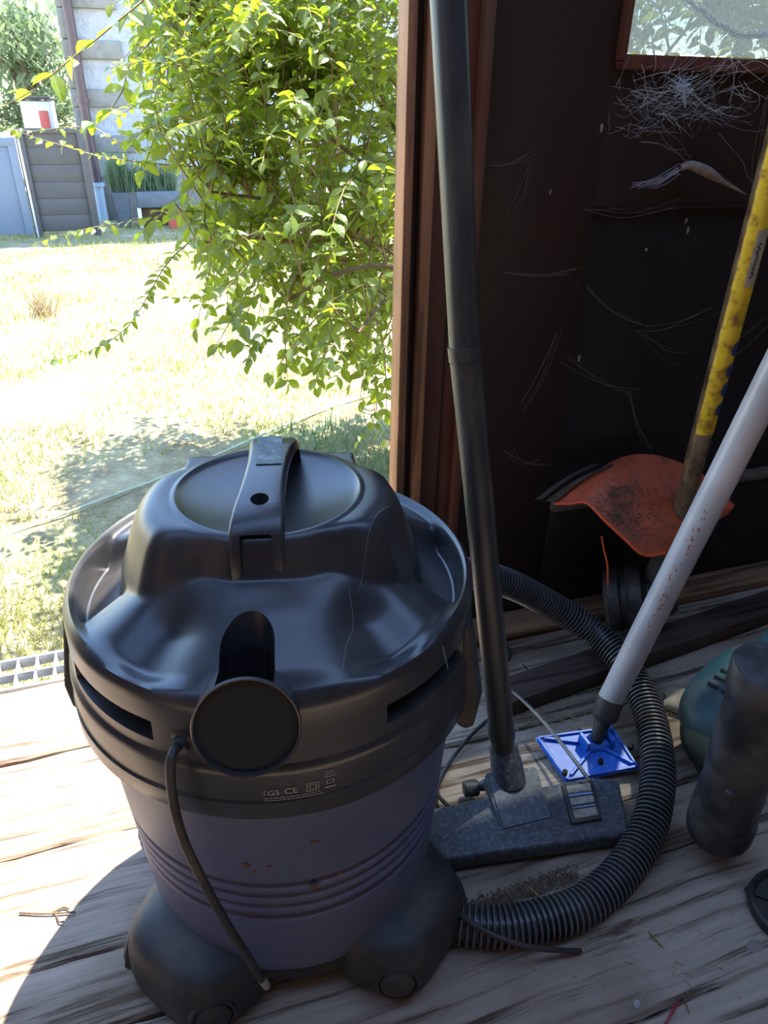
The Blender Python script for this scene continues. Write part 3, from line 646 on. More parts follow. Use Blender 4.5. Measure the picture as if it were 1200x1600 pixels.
c1 = lathe([(.0082, -.03), (.0082, .03)], 24, None, Matrix.Translation((-.0046, -.060, .60)), True, True)
c2 = box(bmesh.new(), (-.008, -.1035, .553), (.027, .018, .066), 0, .002, Matrix.Rotation(math.radians(-14), 3, 'X'))
cut(handle, [c1, c2])
nrm_r = Matrix.Rotation(math.radians(3.5), 3, 'X')
obj('handle_inset', box(bmesh.new(), (.0022, .022, .6100), (.024, .056, .0016), 0, 0, nrm_r), M('greenish_grey_plate', (.06, .075, .07), (.1, .12, .11), 60, .5, .3, c3=(.4, .4, .38), scale3=90, w3=.5), vac, local=True)
# --- latches
for s in (-1, 1):
    bm = bmesh.new(); ang = 66 if s > 0 else -84; rows = []
    for r0, r1_, z, hw in ((.203, .2085, .470, .010), (.203, .210, .46, .011), (.203, .217, .42, .012), (.203, .225, .375, .013), (.203, .222, .345, .013), (.210, .216, .338, .011)):
        c = pt(1, ang, 0); tdir = Vector((-c.y, c.x, 0)); rows.append([bm.verts.new(c*rr+tdir*u+Vector((0, 0, z))) for rr, u in ((r0, -hw), (r1_, -hw*.9), (r1_, hw*.9), (r0, hw))])
    for a, b in zip(rows, rows[1:]):
        for k in range(4): bm.faces.new((a[k], a[(k+1) % 4], b[(k+1) % 4], b[k]))
    bm.faces.new(rows[0]); bm.faces.new(rows[-1][::-1]); bmesh.ops.bevel(bm, geom=bm.edges[:], offset=.0015, segments=1, affect='EDGES')
    obj('latch', bm, PLM, vac, local=True)
# --- pale scratches / threads on the lid
vi = world_of(vac).inverted(); SCRM = M('pale_scratch', (.12, .12, .13), (.2, .2, .21), 200, .8)
for P in ([(545, 945), (552, 975), (541, 1010), (535, 1048)], [(606, 905), (585, 922), (560, 952)], [(692, 1010), (700, 1046)]):
    q = []
    for x, y in P:
        c = vi @ onz(x, y, .51)
        for _ in range(6): zz_ = lidz(min(.197, math.hypot(c.x, c.y)), math.degrees(math.atan2(c.x, -c.y))); c = vi @ onz(x, y, zz_)
        q.append(Vector((c.x, c.y, zz_)))
    pts, L = spline(q, 40)
    for p in pts: p.z = lidz(min(.1965, math.hypot(p.x, p.y)), math.degrees(math.atan2(p.x, -p.y)))+.0001
    obj('scratch', tube(pts, .00028, 4), SCRM, vac, local=True)
# --- base and feet
obj('base_ring', lathe([(.05, .03), (.16, .03), (.172, .04), (.172, .058), (.15, .06), (.05, .06)], 64, None, None, True, True), PLM, vac, local=True)
from mathutils.bvhtree import BVHTree
for ph in (-41, 49, 139, -131):
    R = Matrix.Rotation(math.radians(ph), 4, 'Z'); bm = bmesh.new(); rings = []; n = 40
    for (z, s, sh) in ((.014, .93, 0), (.018, .98, 0), (.040, 1, 0), (.062, .985, .001), (.076, .955, .003), (.084, .91, .006), (.090, .82, .012), (.0955, .66, .022), (.100, .45, .034), (.102, .2, .044)):
        ring = []
        for i in range(n):
            a = 2*PI*i/n; ca, sa = math.cos(a), math.sin(a); u = math.copysign(abs(ca)**.52, ca)*.088*s; v_ = -math.copysign(abs(sa)**.52, sa)*.067*s
            u *= 1-.28*max(0, v_*-1)/.067*.9 if v_ < 0 else 1
            ring.append(bm.verts.new(R @ Vector((u, v_-.168+sh, z))))
        rings.append(ring)
    for a, b in zip(rings, rings[1:]):
        for i in range(n): bm.faces.new((a[i], a[(i+1) % n], b[(i+1) % n], b[i]))
    bm.faces.new(rings[0][::-1]); bm.faces.new(rings[-1])
    bmesh.ops.recalc_face_normals(bm, faces=bm.faces[:]); bv = BVHTree.FromBMesh(bm)
    ft = obj('foot', bm, PLM, vac, local=True)
    for s_ in (-1, 1):
        c0 = R @ Vector((s_*.012, -.17, .040)); dr = (R @ Vector((s_*.80, -.60, .0))).normalized(); hit = bv.ray_cast(c0+dr*.2, -dr)[0]; dr = (dr+Vector((0, 0, .16))).normalized()
        mm = Matrix.Translation(hit-dr*.0245+Vector((0, 0, .004))) @ dr.to_track_quat('Z', 'Y').to_matrix().to_4x4()
        obj('wheel_cover', lathe([(.026, 0), (.026, .021), (.0245, .0245), (.022, .0245), (.0215, .0215), (.0195, .0215), (.019, .026), (.014, .029), (.001, .030)], 32, None, mm, True, True), PLM, ft, local=True)
    cw = R @ Vector((0, -.175, .0125)); dx = R @ Vector((1, 0, 0))
    obj('caster', rod(cw-dx*.012, cw+dx*.012, .0125, 18), DARK, vac, local=True)
# --- power cord with grommet
g0 = world_of(vac).inverted() @ ony(282, 1160, .449)
obj('grommet', rod((g0.x*.93, g0.y*.93, g0.z), (g0.x*1.02, g0.y*1.02, g0.z-.003), [(.012, 0), (.012, .6), (.008, .7), (.008, 1)], 18), PLM, vac, local=True)
CP = [ony(284, 1162, .452), ony(271, 1175, .436), ony(266, 1205, .430), ony(272, 1260, .428), ony(290, 1320, .428), ony(322, 1385, .425), ony(358, 1450, .424), ony(390, 1500, .424), ony(409, 1530, .424)]
pts, L = spline(CP, 60); obj('power_cord', tube(pts, .0042, 12), PLM, vac)
obj('cord_tip', tube([pts[-1], pts[-1]+(ony(417, 1541, .424)-pts[-1])], [.0044, .0040], 12), M('worn_grey_tip', (.25, .22, .19), (.35, .3, .26), 40, .5), vac)
# --- rating label printed on the lid's rim
def text_mesh(s, size):
    cu = bpy.data.curves.new('t', 'FONT'); cu.body = s; cu.size = size; cu.extrude = 0; o = bpy.data.objects.new('t', cu); COL.objects.link(o)
    bpy.context.view_layer.update(); me = bpy.data.meshes.new_from_object(o.evaluated_get(bpy.context.evaluated_depsgraph_get())); bpy.data.objects.remove(o); return me
LR = .2113; lx = (world_of(vac).inverted() @ ony(410, 1220, .418)); LX0 = lx.x; LZ0 = .399
bm = bmesh.new()
def stamp(me, x, z):
    b2 = bmesh.new(); b2.from_mesh(me); 
    vs = {v: bm.verts.new((v.co.x+x, 0, v.co.y+z)) for v in b2.verts}
    for f in b2.faces:
        try: bm.faces.new([vs[v] for v in f.verts])
        except Exception: pass
    b2.free()
def qd(x, z, w_, h_): bm.faces.new([bm.verts.new(c) for c in ((x, 0, z), (x+w_, 0, z), (x+w_, 0, z+h_), (x, 0, z+h_))])
stamp(text_mesh('GS', .0085), .003, .006); stamp(text_mesh('CE', .0098), .017, .006)
for (o_, t_) in ((0, .0), (.0022, .0)):
    x, z, w_ = .036+o_, .0045+o_, .010-2*o_
    qd(x, z, w_, .0006); qd(x, z+w_, w_, .0006); qd(x, z, .0006, w_); qd(x+w_, z, .0006, w_+.0006)
qd(.052, .0045, .009, .0014); qd(.0535, .009, .006, .0006); qd(.0535, .0135, .006, .0006); qd(.0535, .009, .0006, .005); qd(.059, .009, .0006, .005)
qd(.052, .0175, .010, .0007); qd(.052, .0205, .010, .0007); qd(.052, .0235, .008, .0007)
for z in (.0018, -.001):
    x = 0.
    while x < .047: w_ = random.uniform(.002, .005); qd(x, z, w_, .0007); x += w_+.0008
qd(0, .0065, .0022, .0005); qd(0, .0115, .0022, .0005); qd(0, .0065, .0005, .0055)
for v in bm.verts:
    a = (v.co.x+LX0)/LR; v.co = Vector((LR*math.sin(a), -LR*math.cos(a), v.co.z+LZ0-.006))
obj('rating_label', bm, LABW, vac, False, True, fix=False)
# stains on the tank: dried rusty splashes, thin raised crusts
STN = M('rusty_splash', (.22, .11, .05), (.12, .07, .05), 200, .9, .6)
for k, (px, py, s) in enumerate(((380, 1372, .006), (395, 1378, .003), (491, 1385, .006), (530, 1365, .004), (388, 1456, .004), (490, 1310, .005), (420, 1362, .003))):
    p = world_of(vac).inverted() @ ony(px, py, .436); a = math.atan2(p.x, -p.y); z = p.z; R0 = .1785+.017*(z-.08)/.29; bm = bmesh.new(); n = 14
    c = bm.verts.new((R0*1.004*math.sin(a), -R0*1.004*math.cos(a), z)); ring = []
    for i in range(n):
        q = 2*PI*i/n; rr = s*random.uniform(.5, 1.2); aa = a+rr*math.cos(q)/R0; ring.append(bm.verts.new((R0*1.001*math.sin(aa), -R0*1.001*math.cos(aa), z+rr*.7*math.sin(q))))
    for i in range(n): bm.faces.new((c, ring[i], ring[(i+1) % n]))
    obj('dried_splash', bm, STN, vac, True, True)
# ================================================================== WAND + FLOOR NOZZLE
nz = root('floor_nozzle', (.41, .58, 0), 'dusty black vacuum floor nozzle lying on the planks beside the blue tank', 'nozzle')
def xy(p, z=None): return (p.x, p.y) if z is None else (p.x, p.y, z)
A = onz(985, 1302, .034); Bk = onz(968, 1218, .034); BL = onz(672, 1262, .034); FL = onz(640, 1350, .034); chamf = onz(925, 1212, .034)
body = [xy(FL), xy(A), xy(Bk), xy(chamf), xy(BL)]
bm = prism(body, .007, .034, .006, 3); obj('housing', bm, PLD, nz)
bm = prism([((p[0]-.41)*.97+.41, (p[1]-.58)*.93+.58) for p in body], .001, .010, .002); obj('sole', bm, PLM, nz)
q = [onz(785, 1299, .0365), onz(863, 1280, .0365), onz(838, 1197, .060), onz(757, 1208, .060)]
bm = bmesh.new(); lo = [bm.verts.new((p.x, p.y, .030)) for p in q]; hi = [bm.verts.new((p.x, p.y, z)) for p, z in zip(q, (.0375, .0375, .062, .062))]
bm.faces.new(lo[::-1]); bm.faces.new(hi)
for i in range(4): bm.faces.new((lo[i], lo[(i+1) % 4], hi[(i+1) % 4], hi[i]))
bmesh.ops.bevel(bm, geom=bm.edges[:], offset=.003, segments=2, affect='EDGES'); obj('neck_cover', bm, PLD, nz)
n0 = onz(797, 1225, .045); n1 = onz(786, 1165, .095)
obj('neck', rod(n0, n1, [(.024, 0), (.0235, .5), (.021, .85), (.021, 1)], 28), PLD, nz)
wc = onz(735, 1232, .022); obj('wheel', rod(wc-Vector((.010, -.002, 0)), wc+Vector((.012, -.002, 0)), [(.010, 0), (.012, .1), (.012, .9), (.010, 1)], 20), PLM, nz)
obj('axle_bracket', rod(wc+Vector((.010, -.002, .002)), wc+Vector((.038, -.006, .006)), [(.006, 0), (.009, .5), (.009, 1)], 16), PLD, nz)
# pedal with bristle pad
q = [onz(893, 1289, .036), onz(941, 1281, .036), onz(925, 1221, .036), onz(877, 1227, .036)]
pd = obj('pedal', prism([xy(p) for p in q], .030, .040, .002), PLM, nz)
def lerp2(u, v_): return q[3].lerp(q[2], u).lerp(q[0].lerp(q[1], u), v_)
for v0, v1 in ((.10, .30), (.42, .60), (.72, .93)):
    obj('bristle_pad', prism([xy(lerp2(.12, v1)), xy(lerp2(.88, v1)), xy(lerp2(.88, v0)), xy(lerp2(.12, v0))], .039, .0425, .0008, 1), BRUSH, pd)
for v0, v1 in ((.33, .37), (.64, .67)):
    obj('mark', prism([xy(lerp2(.12, v1)), xy(lerp2(.88, v1)), xy(lerp2(.88, v0)), xy(lerp2(.12, v0))], .039, .0412), BLUEG, pd)
bm = bmesh.new()
for k in range(12):
    u = .14+.06*k; a = lerp2(u, .37); b = lerp2(u+.02, .31); box(bm, ((a.x+b.x)/2, (a.y+b.y)/2, .0405), (.0012, .0035, .0016), math.radians(-6))
obj('mark', bm, BLUEG, pd)
# wand
w0 = onz(787, 1178, .085); wl = .5; d0 = (w0-CAM).dot(fw)
w1 = atd(725, 540, .825); w2 = atd(700, 0, .715); w3 = w2+(w2-w1).normalized()*.12
wd = root('vacuum_wand', w0, 'long black vacuum wand standing upright out of the floor nozzle', 'tube')
obj('lower_tube', rod(w0, w1, [(.0170, 0), (.0170, .05), (.0195, .055), (.0195, .085), (.0180, .10), (.0180, .97), (.0190, .972), (.0190, 1)], 40), WAND, wd)
j = w1-(w1-w0).normalized()*.01
obj('upper_tube', rod(j, w3, [(.0176, 0), (.0184, .45), (.0186, 1)], 40), WAND, wd)
# hose
HP = [Vector((.205, .735, .405)), Vector((.245, .775, .39)), ony(650, 890, .83), ony(715, 893, .86), ony(790, 910, .885), ony(860, 945, .885), onz(925, 986, .090), onz(975, 1037, .068), onz(1009, 1100, .058), onz(1026, 1170, .050), onz(1026, 1240, .040), onz(1006, 1310, .030), onz(966, 1370, .027), onz(912, 1415, .026), onz(850, 1437, .026), onz(785, 1448, .026), onz(715, 1440, .026), onz(660, 1415, .026)]
hp0, L = spline(HP, 10); nr = int(L/.0075); hp, L = spline(HP, nr*6+1)
rad = []
for i in range(len(hp)):
    c = math.cos(2*PI*(i % 6)/6); rad.append(.0226+.0028*(1 if c > .4 else (-1.2 if c < -.4 else c)))
hose = obj('vacuum_hose', tube(hp, rad, 22), HOSE)
hose.data.materials.append(M('dusty_glint_hose_crest', (.085, .078, .072), (.14, .125, .11), 30, .38, c3=(.05, .05, .055), scale3=6, w3=.8))  # crest colour holds real dust and painted glints that bring out the ribs
for i_, p in enumerate(hose.data.polygons):
    if (i_//22) % 6 in (5, 0): p.material_index = 1
hose.data.polygons.foreach_set('use_smooth', [True]*len(hose.data.polygons))
tag(hose, 'ribbed black vacuum hose curling over the floor round the nozzle', 'hose')
# loose black cord on the floor
cp, L = spline([onz(700, 1260, .03), onz(683, 1235, .006), onz(700, 1195, .005), onz(735, 1150, .005), onz(765, 1122, .006), onz(800, 1088, .02)], 50)
tag(obj('cord', tube(cp, .0032, 8), PLM), 'thin dark cord curving over planks between the tank and the wand', 'cord')
cp, L = spline([onz(922, 1221, .052), onz(890, 1178, .06), onz(850, 1128, .055), onz(818, 1095, .045), onz(797, 1078, .03)], 40)
tag(obj('bent_wire', tube(cp, .0030, 8), M('grey_metal_wire', (.16, .16, .16), (.24, .23, .22), 40, .35, metal=.5)), 'straight grey wire reaching from the nozzle pedal over the blue mop head', 'wire')
cp, L = spline([onz(683, 1370, .02), onz(700, 1410, .050), onz(745, 1447, .056), onz(800, 1472, .050), onz(850, 1483, .03), onz(907, 1486, .006)], 50)
tag(obj('cord', tube(cp, .0033, 8), PLM), 'black cord end lying over the near part of the ribbed hose', 'cord')
cp, L = spline([onz(720, 965, .05), onz(742, 985, .01), onz(765, 1000, .006), onz(792, 1010, .006), onz(795, 1030, .006), onz(770, 1044, .006)], 40)
tag(obj('cord', tube(cp, .0030, 8), PLM), 'black cord looping on the floor behind the upright wand', 'cord')
cp, L = spline([onz(780, 1045, .004), onz(797, 1058, .004), onz(815, 1056, .004), onz(823, 1046, .004), onz(817, 1038, .006)], 24)
tag(obj('wire_hook', tube(cp, .0013, 6), DARK), 'small hooked black wire on the planks right of the wand', 'wire')
# ================================================================== BLUE MOP + GREY POLE
mp0 = onz(925, 1180, .01)
mop = root('flat_mop', (mp0.x, mp0.y, 0), 'blue flat mop head with a long grey pole leaning to the right', 'mop')
# tilted plate: corners
mc = [onz(835, 1152, .020), onz(958, 1135, .030), onz(1001, 1200, .020), onz(884, 1222, .008)]
cen = (mc[0]+mc[1]+mc[2]+mc[3])/4; nrm = (mc[1]-mc[0]).cross(mc[3]-mc[0]).normalized(); nrm = nrm if nrm.z > 0 else -nrm
bm = bmesh.new(); lo = [bm.verts.new(p-nrm*.004) for p in mc]; hi = [bm.verts.new(p) for p in mc]
bm.faces.new(lo[::-1]); bm.faces.new(hi)
for i in range(4): bm.faces.new((lo[i], lo[(i+1) % 4], hi[(i+1) % 4], hi[i]))
bmesh.ops.bevel(bm, geom=bm.edges[:], offset=.002, segments=2, affect='EDGES'); obj('plate', bm, BLUE, mop)
def rib(a, b, h, w_, name='rib', mat=BLUE):
    d = b-a; bm = bmesh.new(); s = d.cross(nrm).normalized()*w_/2
    vs = [bm.verts.new(p) for p in (a-s, a+s, b+s, b-s, a-s+nrm*h, a+s+nrm*h, b+s+nrm*h, b-s+nrm*h)]
    for f in ((3, 2, 1, 0), (4, 5, 6, 7), (0, 1, 5, 4), (1, 2, 6, 5), (2, 3, 7, 6), (3, 0, 4, 7)): bm.faces.new([vs[i] for i in f])
    bmesh.ops.bevel(bm, geom=bm.edges[:], offset=w_*.2, segments=1, affect='EDGES'); obj(name, bm, mat, mop)
ins = [cen.lerp(p, .93) for p in mc]
for i in range(4): rib(ins[i], ins[(i+1) % 4], .004, .004, 'rim')
hub = onz(930, 1165, .022)
for p in ins: rib(hub.lerp(p, .12), hub.lerp(p, .9), .006, .005)
rib(hub+(mc[0]-mc[1]).normalized()*.020+(mc[3]-mc[0]).normalized()*.012, hub+(mc[0]-mc[1]).normalized()*.020-(mc[3]-mc[0]).normalized()*.012, .026, .006, 'yoke_arm')
rib(hub-(mc[0]-mc[1]).normalized()*.020+(mc[3]-mc[0]).normalized()*.012, hub-(mc[0]-mc[1]).normalized()*.020-(mc[3]-mc[0]).normalized()*.012, .026, .006, 'yoke_arm')
m_, _ = frame(hub-(mc[1]-mc[0]).normalized()*.019, hub+(mc[1]-mc[0]).normalized()*.019)
obj('pivot', lathe([(.013, 0), (.013, .038)], 20, None, m_, True, True), BLUE, mop)
for px, py in ((882, 1210), (938, 1192), (905, 1146), (985, 1170)):
    p = onz(px, py, .018); obj('stud', rod(p, p+nrm*.009, .004, 10), DARK, mop)
pb_ = onz(950, 1100, .085); pt_ = atd(1182, 640, .885); pd_ = (pt_-pb_).normalized()
obj('pole', rod(pb_, pt_+pd_*.62, .0192, 40), GREYP, mop)
obj('joint', rod(hub+Vector((0, 0, .012)), pb_+pd_*.012, [(.010, 0), (.012, .35), (.0125, .45), (.019, .55), (.0205, .6), (.0208, 1)], 28), PLM, mop)
# rust scratch along the pole
bm = bmesh.new(); vdir = (CAM-pb_).normalized(); vdir = (vdir-pd_*vdir.dot(pd_)).normalized(); sdir = pd_.cross(vdir)
SCR = M('orange_rust', (.30, .12, .06), (.42, .2, .1), 90, .9, .4)
for k in range(46):
    t = .17+.20*random.random(); off = random.gauss(.002, .0022)-(t-.27)*.02; a = off/.0192; rr = .01935
    c = pb_+pd_*t+(vdir*math.cos(a)+sdir*math.sin(a))*rr; l_ = random.uniform(.001, .005); w_ = random.uniform(.0006, .0016); tn = (sdir*math.cos(a)-vdir*math.sin(a))
    bm.faces.new([bm.verts.new(v_) for v_ in (c-pd_*l_, c+tn*w_, c+pd_*l_, c-tn*w_)])
obj('rust_scratch', bm, SCR, mop, False, fix=False)
# ================================================================== STRING TRIMMER
tr = root('string_trimmer', (.82, .9, 0), 'old string trimmer with orange guard and yellow-sleeved shaft leaning by the wall', 'trimmer')
s0 = atd(1052, 850, 1.31); s2 = atd(1190, 320, .92); sdn = (s2-s0).normalized(); Ls = (s2-s0).length
obj('shaft', rod(s0, s2+sdn*.45, .0160, 28), RUST, tr)
ty = (atd(1112, 652, 1.17)-s0).dot(sdn)
mS, _ = frame(s0+sdn*ty, s2+sdn*.42)
# the sleeve wraps the camera-right three quarters of the shaft
vd = (CAM-(s0+s2)/2).normalized(); vd = (vd-sdn*vd.dot(sdn)).normalized(); sr = vd.cross(sdn); sr = sr if sr.dot(RT) > 0 else -sr
def sleeve(t0, t1, a0, a1, rr, name, mat, n=18, jag=0., nl=12, par=None):
    bm = bmesh.new(); rows = []
    for i in range(nl+1):
        t = t0+(t1-t0)*i/nl; rows.append([bm.verts.new(s0+sdn*t+(vd*math.cos(a)+sr*math.sin(a))*rr) for a in [a0+(random.uniform(-jag, jag) if k == 0 else 0)+(a1-a0)*k/n for k in range(n+1)]])
    for a, b in zip(rows, rows[1:]):
        for k in range(n): bm.faces.new((a[k], a[k+1], b[k+1], b[k]))
    return obj(name, bm, mat, tr if par is None else par)
yl = sleeve(ty, Ls+.42, -.65, 2.6, .0165, 'yellow_sleeve', YEL, 18, .05, 90)
ta = (atd(1165, 432, 1.0)-s0).dot(sdn); tb = (atd(1190, 350, .94)-s0).dot(sdn)
sleeve(ta, tb, .25, 1.15, .0169, 'sticker', STICK)
bm = bmesh.new()
for k in range(14):
    t = ta+(tb-ta)*(.18+.045*k); a = random.uniform(.45, .6); l_ = (tb-ta)*.014
    c = [s0+sdn*(t+dl)+(vd*math.cos(aa)+sr*math.sin(aa))*.0171 for dl, aa in ((-l_, a), (l_, a), (l_, a+.22), (-l_, a+.22))]; bm.faces.new([bm.verts.new(v_) for v_ in c])
obj('sticker_print', bm, DARK, tr, False, fix=False)
for (px, py, dd) in ((1152, 522, 1.07), (1145, 550, 1.10), (1138, 580, 1.12), (1130, 612, 1.14)):
    t = (atd(px, py, dd)-s0).dot(sdn); bm = bmesh.new(); n = 16; aa = 1.12
    for k in range(1): bm.faces.new([bm.verts.new(s0+sdn*(t+.012*math.sin(2*PI*i/n))+(vd*math.cos(aa+.45*math.cos(2*PI*i/n))+sr*math.sin(aa+.45*math.cos(2*PI*i/n)))*.0172) for i in range(n)]); bmesh.ops.poke(bm, faces=bm.faces[:]); bm.verts.ensure_lookup_table(); bm.verts[-1].co = s0+sdn*t+(vd*math.cos(aa)+sr*math.sin(aa))*.0176
    obj('round_pictogram', bm, BLUEI, tr, False, fix=False)
# guard shell lofted between its lower and upper edges
def loft(A_, B_, nu, nv, bulge, thick, mat, name, rib_n=0):
    a, _ = spline(A_, nu+1); b, _ = spline(B_, nu+1); bm = bmesh.new(); rows = []
    for i in range(nu+1):
        row = []
        for j in range(nv+1):
            v_ = j/nv; p = a[i].lerp(b[i], v_)+Vector((-.2, -.45, .75)).normalized()*bulge*math.sin(PI*v_); row.append(bm.verts.new(p))
        rows.append(row)
    for r_, q_ in zip(rows, rows[1:]):
        for j in range(nv): bm.faces.new((r_[j], r_[j+1], q_[j+1], q_[j]))
    bmesh.ops.recalc_face_normals(bm, faces=bm.faces[:]); bmesh.ops.solidify(bm, geom=bm.faces[:], thickness=thick)
    return obj(name, bm, mat, tr)
def gp(L_): return [atd(x, y, d*1.17 if d < 1.15 else d+.085) for x, y, d in L_]
loft(gp([(866, 786, 1.10), (890, 786, 1.085), (917, 785, 1.07), (945, 812, 1.055), (975, 840, 1.05), (1006, 866, 1.05), (1040, 862, 1.06), (1085, 835, 1.08), (1135, 802, 1.10)]),
     gp([(936, 738, 1.20), (958, 722, 1.21), (990, 712, 1.22), (1020, 712, 1.22), (1045, 718, 1.22), (1075, 730, 1.22), (1105, 748, 1.22), (1130, 770, 1.21), (1146, 792, 1.20)]), 40, 12, .012, .0028, ORANGE, 'guard')
loft(gp([(834, 782, 1.105), (848, 780, 1.10)]), gp([(925, 726, 1.20), (936, 724, 1.20)]), 6, 16, .016, .004, GUARDB, 'guard_edge')
loft(gp([(852, 783, 1.095), (868, 784, 1.09)]), gp([(944, 730, 1.19), (956, 724, 1.19)]), 6, 16, .016, .004, GUARDB, 'guard_edge')
guard_o = [o for o in tr.children if o.name.startswith('guard') and not o.name.startswith('guard_edge')][0]
rimA, _ = spline(gp([(866, 787, 1.098), (890, 787, 1.083), (917, 786, 1.068), (945, 813, 1.053), (975, 841, 1.048), (1006, 867, 1.048), (1040, 864, 1.058)]), 40)
obj('guard_lip', tube(rimA, .0028, 8), OSTR, tr)
# spool head: stacked discs, axis pointing left towards the door
sc_ = atd(1000, 935, 1.37); axd = (RT*.93-fw*.28+Vector((0, 0, .1))).normalized()
mH = Matrix.Translation(sc_-axd*.066) @ axd.to_track_quat('Z', 'Y').to_matrix().to_4x4()
obj('spool_head', lathe([(.020, 0), (.044, .002), (.050, .008), (.051, .024), (.047, .028), (.047, .036), (.053, .040), (.054, .058), (.046, .062), (.040, .066), (.040, .084), (.030, .094), (.022, .11)], 48, None, mH @ Matrix.Scale(1.19, 4), True, True), M('dirty_black_spool', (.022, .02, .018), (.045, .04, .034), 40, .5, .3, c3=(.11, .09, .06), scale3=20, w3=.5), tr)
obj('gearbox', rod(sc_+axd*.03+Vector((0, .01, .0)), s0+sdn*.02, [(.033, 0), (.028, .4), (.022, .8), (.018, 1)], 20), GUARDB, tr)
cp, L = spline([atd(940, 838, 1.27), atd(944, 860, 1.28), atd(949, 882, 1.285), atd(950, 914, 1.30)], 24); obj('cutting_line', tube(cp, .0018, 8), OSTR, tr)
cp, L = spline([onz(1028, 985, .03), onz(1036, 1000, .015), onz(1042, 1012, .004)], 8); obj('cutting_line', tube(cp, .0012, 6), OSTR, tr)
# dried clippings on the guard
gme = bmesh.new(); gme.from_mesh(guard_o.data); gbv = BVHTree.FromBMesh(gme); gme.free(); gl = world_of(tr)
bm = bmesh.new()
for k in range(420):
    px, py = random.gauss(975, 42), random.gauss(795, 30)
    if not inpoly(px, py, [(905, 780), (960, 740), (1060, 740), (1070, 850), (1005, 860), (950, 810)]): continue
    hit = gbv.ray_cast(gl.inverted() @ CAM, ray(px, py).normalized())[0]
    if hit is None: continue
    c = gl @ hit; a = Vector((random.gauss(0, 1), random.gauss(0, 1), random.gauss(0, .5))).normalized()*random.uniform(.003, .011); tube([c-a, c+a*.2+Vector((random.gauss(0, .001),)*3), c+a], .0004, 3, bm, False)
gc = obj('grass_clippings', bm, LIT2, tr, False); gc['kind'] = 'stuff'
# ================================================================== TEAL POWER TOOL, BLACK TUBE, ROUND CAP
tp = root('garden_power_tool', (.86, .66, 0), 'mossy teal motor housing of a garden tool behind the battered black tube', 'tool')
def blob(c, R_, s, mat, name, par, zcut=None, p=2.4, n=36, mm=20):
    bm = bmesh.new(); rows = []
    f = lambda v_, e: math.copysign(abs(v_)**e, v_)
    for j in range(mm+1):
        th = -PI/2+PI*j/mm; row = []
        for i in range(n):
            a = 2*PI*i/n; v_ = Vector((f(math.cos(a), 2/p)*f(math.cos(th), 2/p)*s[0], f(math.sin(a), 2/p)*f(math.cos(th), 2/p)*s[1], f(math.sin(th), 2/p)*s[2]))
            row.append(bm.verts.new(R_ @ v_ + c))
        rows.append(row)
    for a, b in zip(rows, rows[1:]):
        for i in range(n): bm.faces.new((a[i], a[(i+1) % n], b[(i+1) % n], b[i]))
    bmesh.ops.remove_doubles(bm, verts=bm.verts[:], dist=1e-5)
    return obj(name, bm, mat, par)
tc0 = atd(1155, 1118, 1.0); Rt = Matrix.Rotation(math.radians(18), 3, 'Z') @ Matrix.Rotation(math.radians(-20), 3, 'Y')
cb = onz(1150, 1130, .078)
blob(cb, Rt, (.090, .068, .066), OLIVE, 'motor_housing', tp)
top = cb+Rt @ Vector((.022, .012, .026)); blob(top, Rt, (.096, .066, .050), TEAL, 'top_shell', tp, p=2.8)
for k in range(7):
    pz = top+Rt @ Vector((-.03+.016*(k % 4), .002+.022*(k//4), .0492)); obj('vent_slot', B(pz, (.004, .017, .004), 0, 0, Rt), DARK, tp)
blob(cb+Rt @ Vector((-.03, -.02, -.040)), Rt, (.060, .055, .034), OLIVE, 'foot_block', tp)
obj('rear_handle', tube([top+Rt @ Vector((.06, 0, .01)), top+Rt @ Vector((.16, .0, .05)), top+Rt @ Vector((.25, 0, .03))], [.035, .024, .024], 16), TEAL, tp)
t0 = onz(1124, 1290, .058); t1 = atd(1206, 1040, .80); td = (t1-t0).normalized(); t1 = t1+td*.0
tb_ = root('blower_tube', (t0.x, t0.y, 0), 'battered dusty black plastic tube leaning at the right edge of the photo', 'tube')
m_, L = frame(t0, t1); bm = bmesh.new(); rings = []; n = 40
pr = [(.034, -.012), (.040, -.010), (.0425, 0), (.0425, .03), (.0405, .034)]+[(.0405-.004*k/20+.0008*math.sin(k*1.9), .04+(L-.09)*k/20) for k in range(21)]+[(.0385, L-.045), (.041, L-.04), (.041, L-.006), (.038, L), (.030, L)]
for r, z in pr:
    rings.append([bm.verts.new(m_ @ Vector(((r-.003*math.exp(-((z-.12)/.03)**2)*max(0, math.cos(2*PI*i/n-2.2)))*math.cos(2*PI*i/n), r*math.sin(2*PI*i/n), z))) for i in range(n)])
for a, b in zip(rings, rings[1:]):
    for i in range(n): bm.faces.new((a[i], a[(i+1) % n], b[(i+1) % n], b[i]))
bm.faces.new(rings[0][::-1]); bm.faces.new(rings[-1]); obj('barrel', bm, TUBE, tb_)
vdt = (CAM-t0).normalized(); vdt = (vdt-td*vdt.dot(td)).normalized(); ctab = t0+td*.115+vdt*.0405
obj('catch_tab', B(ctab, (.010, .008, .034), 0, .002, frame(t0, t1)[0].to_3x3()), TUBE, tb_)
rc = onz(1238, 1422, .008); cap = root('round_cap', (rc.x, rc.y, 0), 'round black plastic lid lying on the floor at the right edge', 'lid')
obj('rim', lathe([(.040, .001), (.052, .001), (.054, .006), (.053, .016), (.049, .018), (.046, .014), (.045, .009), (.001, .008)], 48, None, Matrix.Translation((rc.x, rc.y, 0)), True), PLM, cap)
for k in range(6):
    a = k*PI/3+.3; obj('spoke', B((rc.x+.024*math.cos(a), rc.y+.024*math.sin(a), .0105), (.040, .003, .004), a, .0008), PLM, cap)
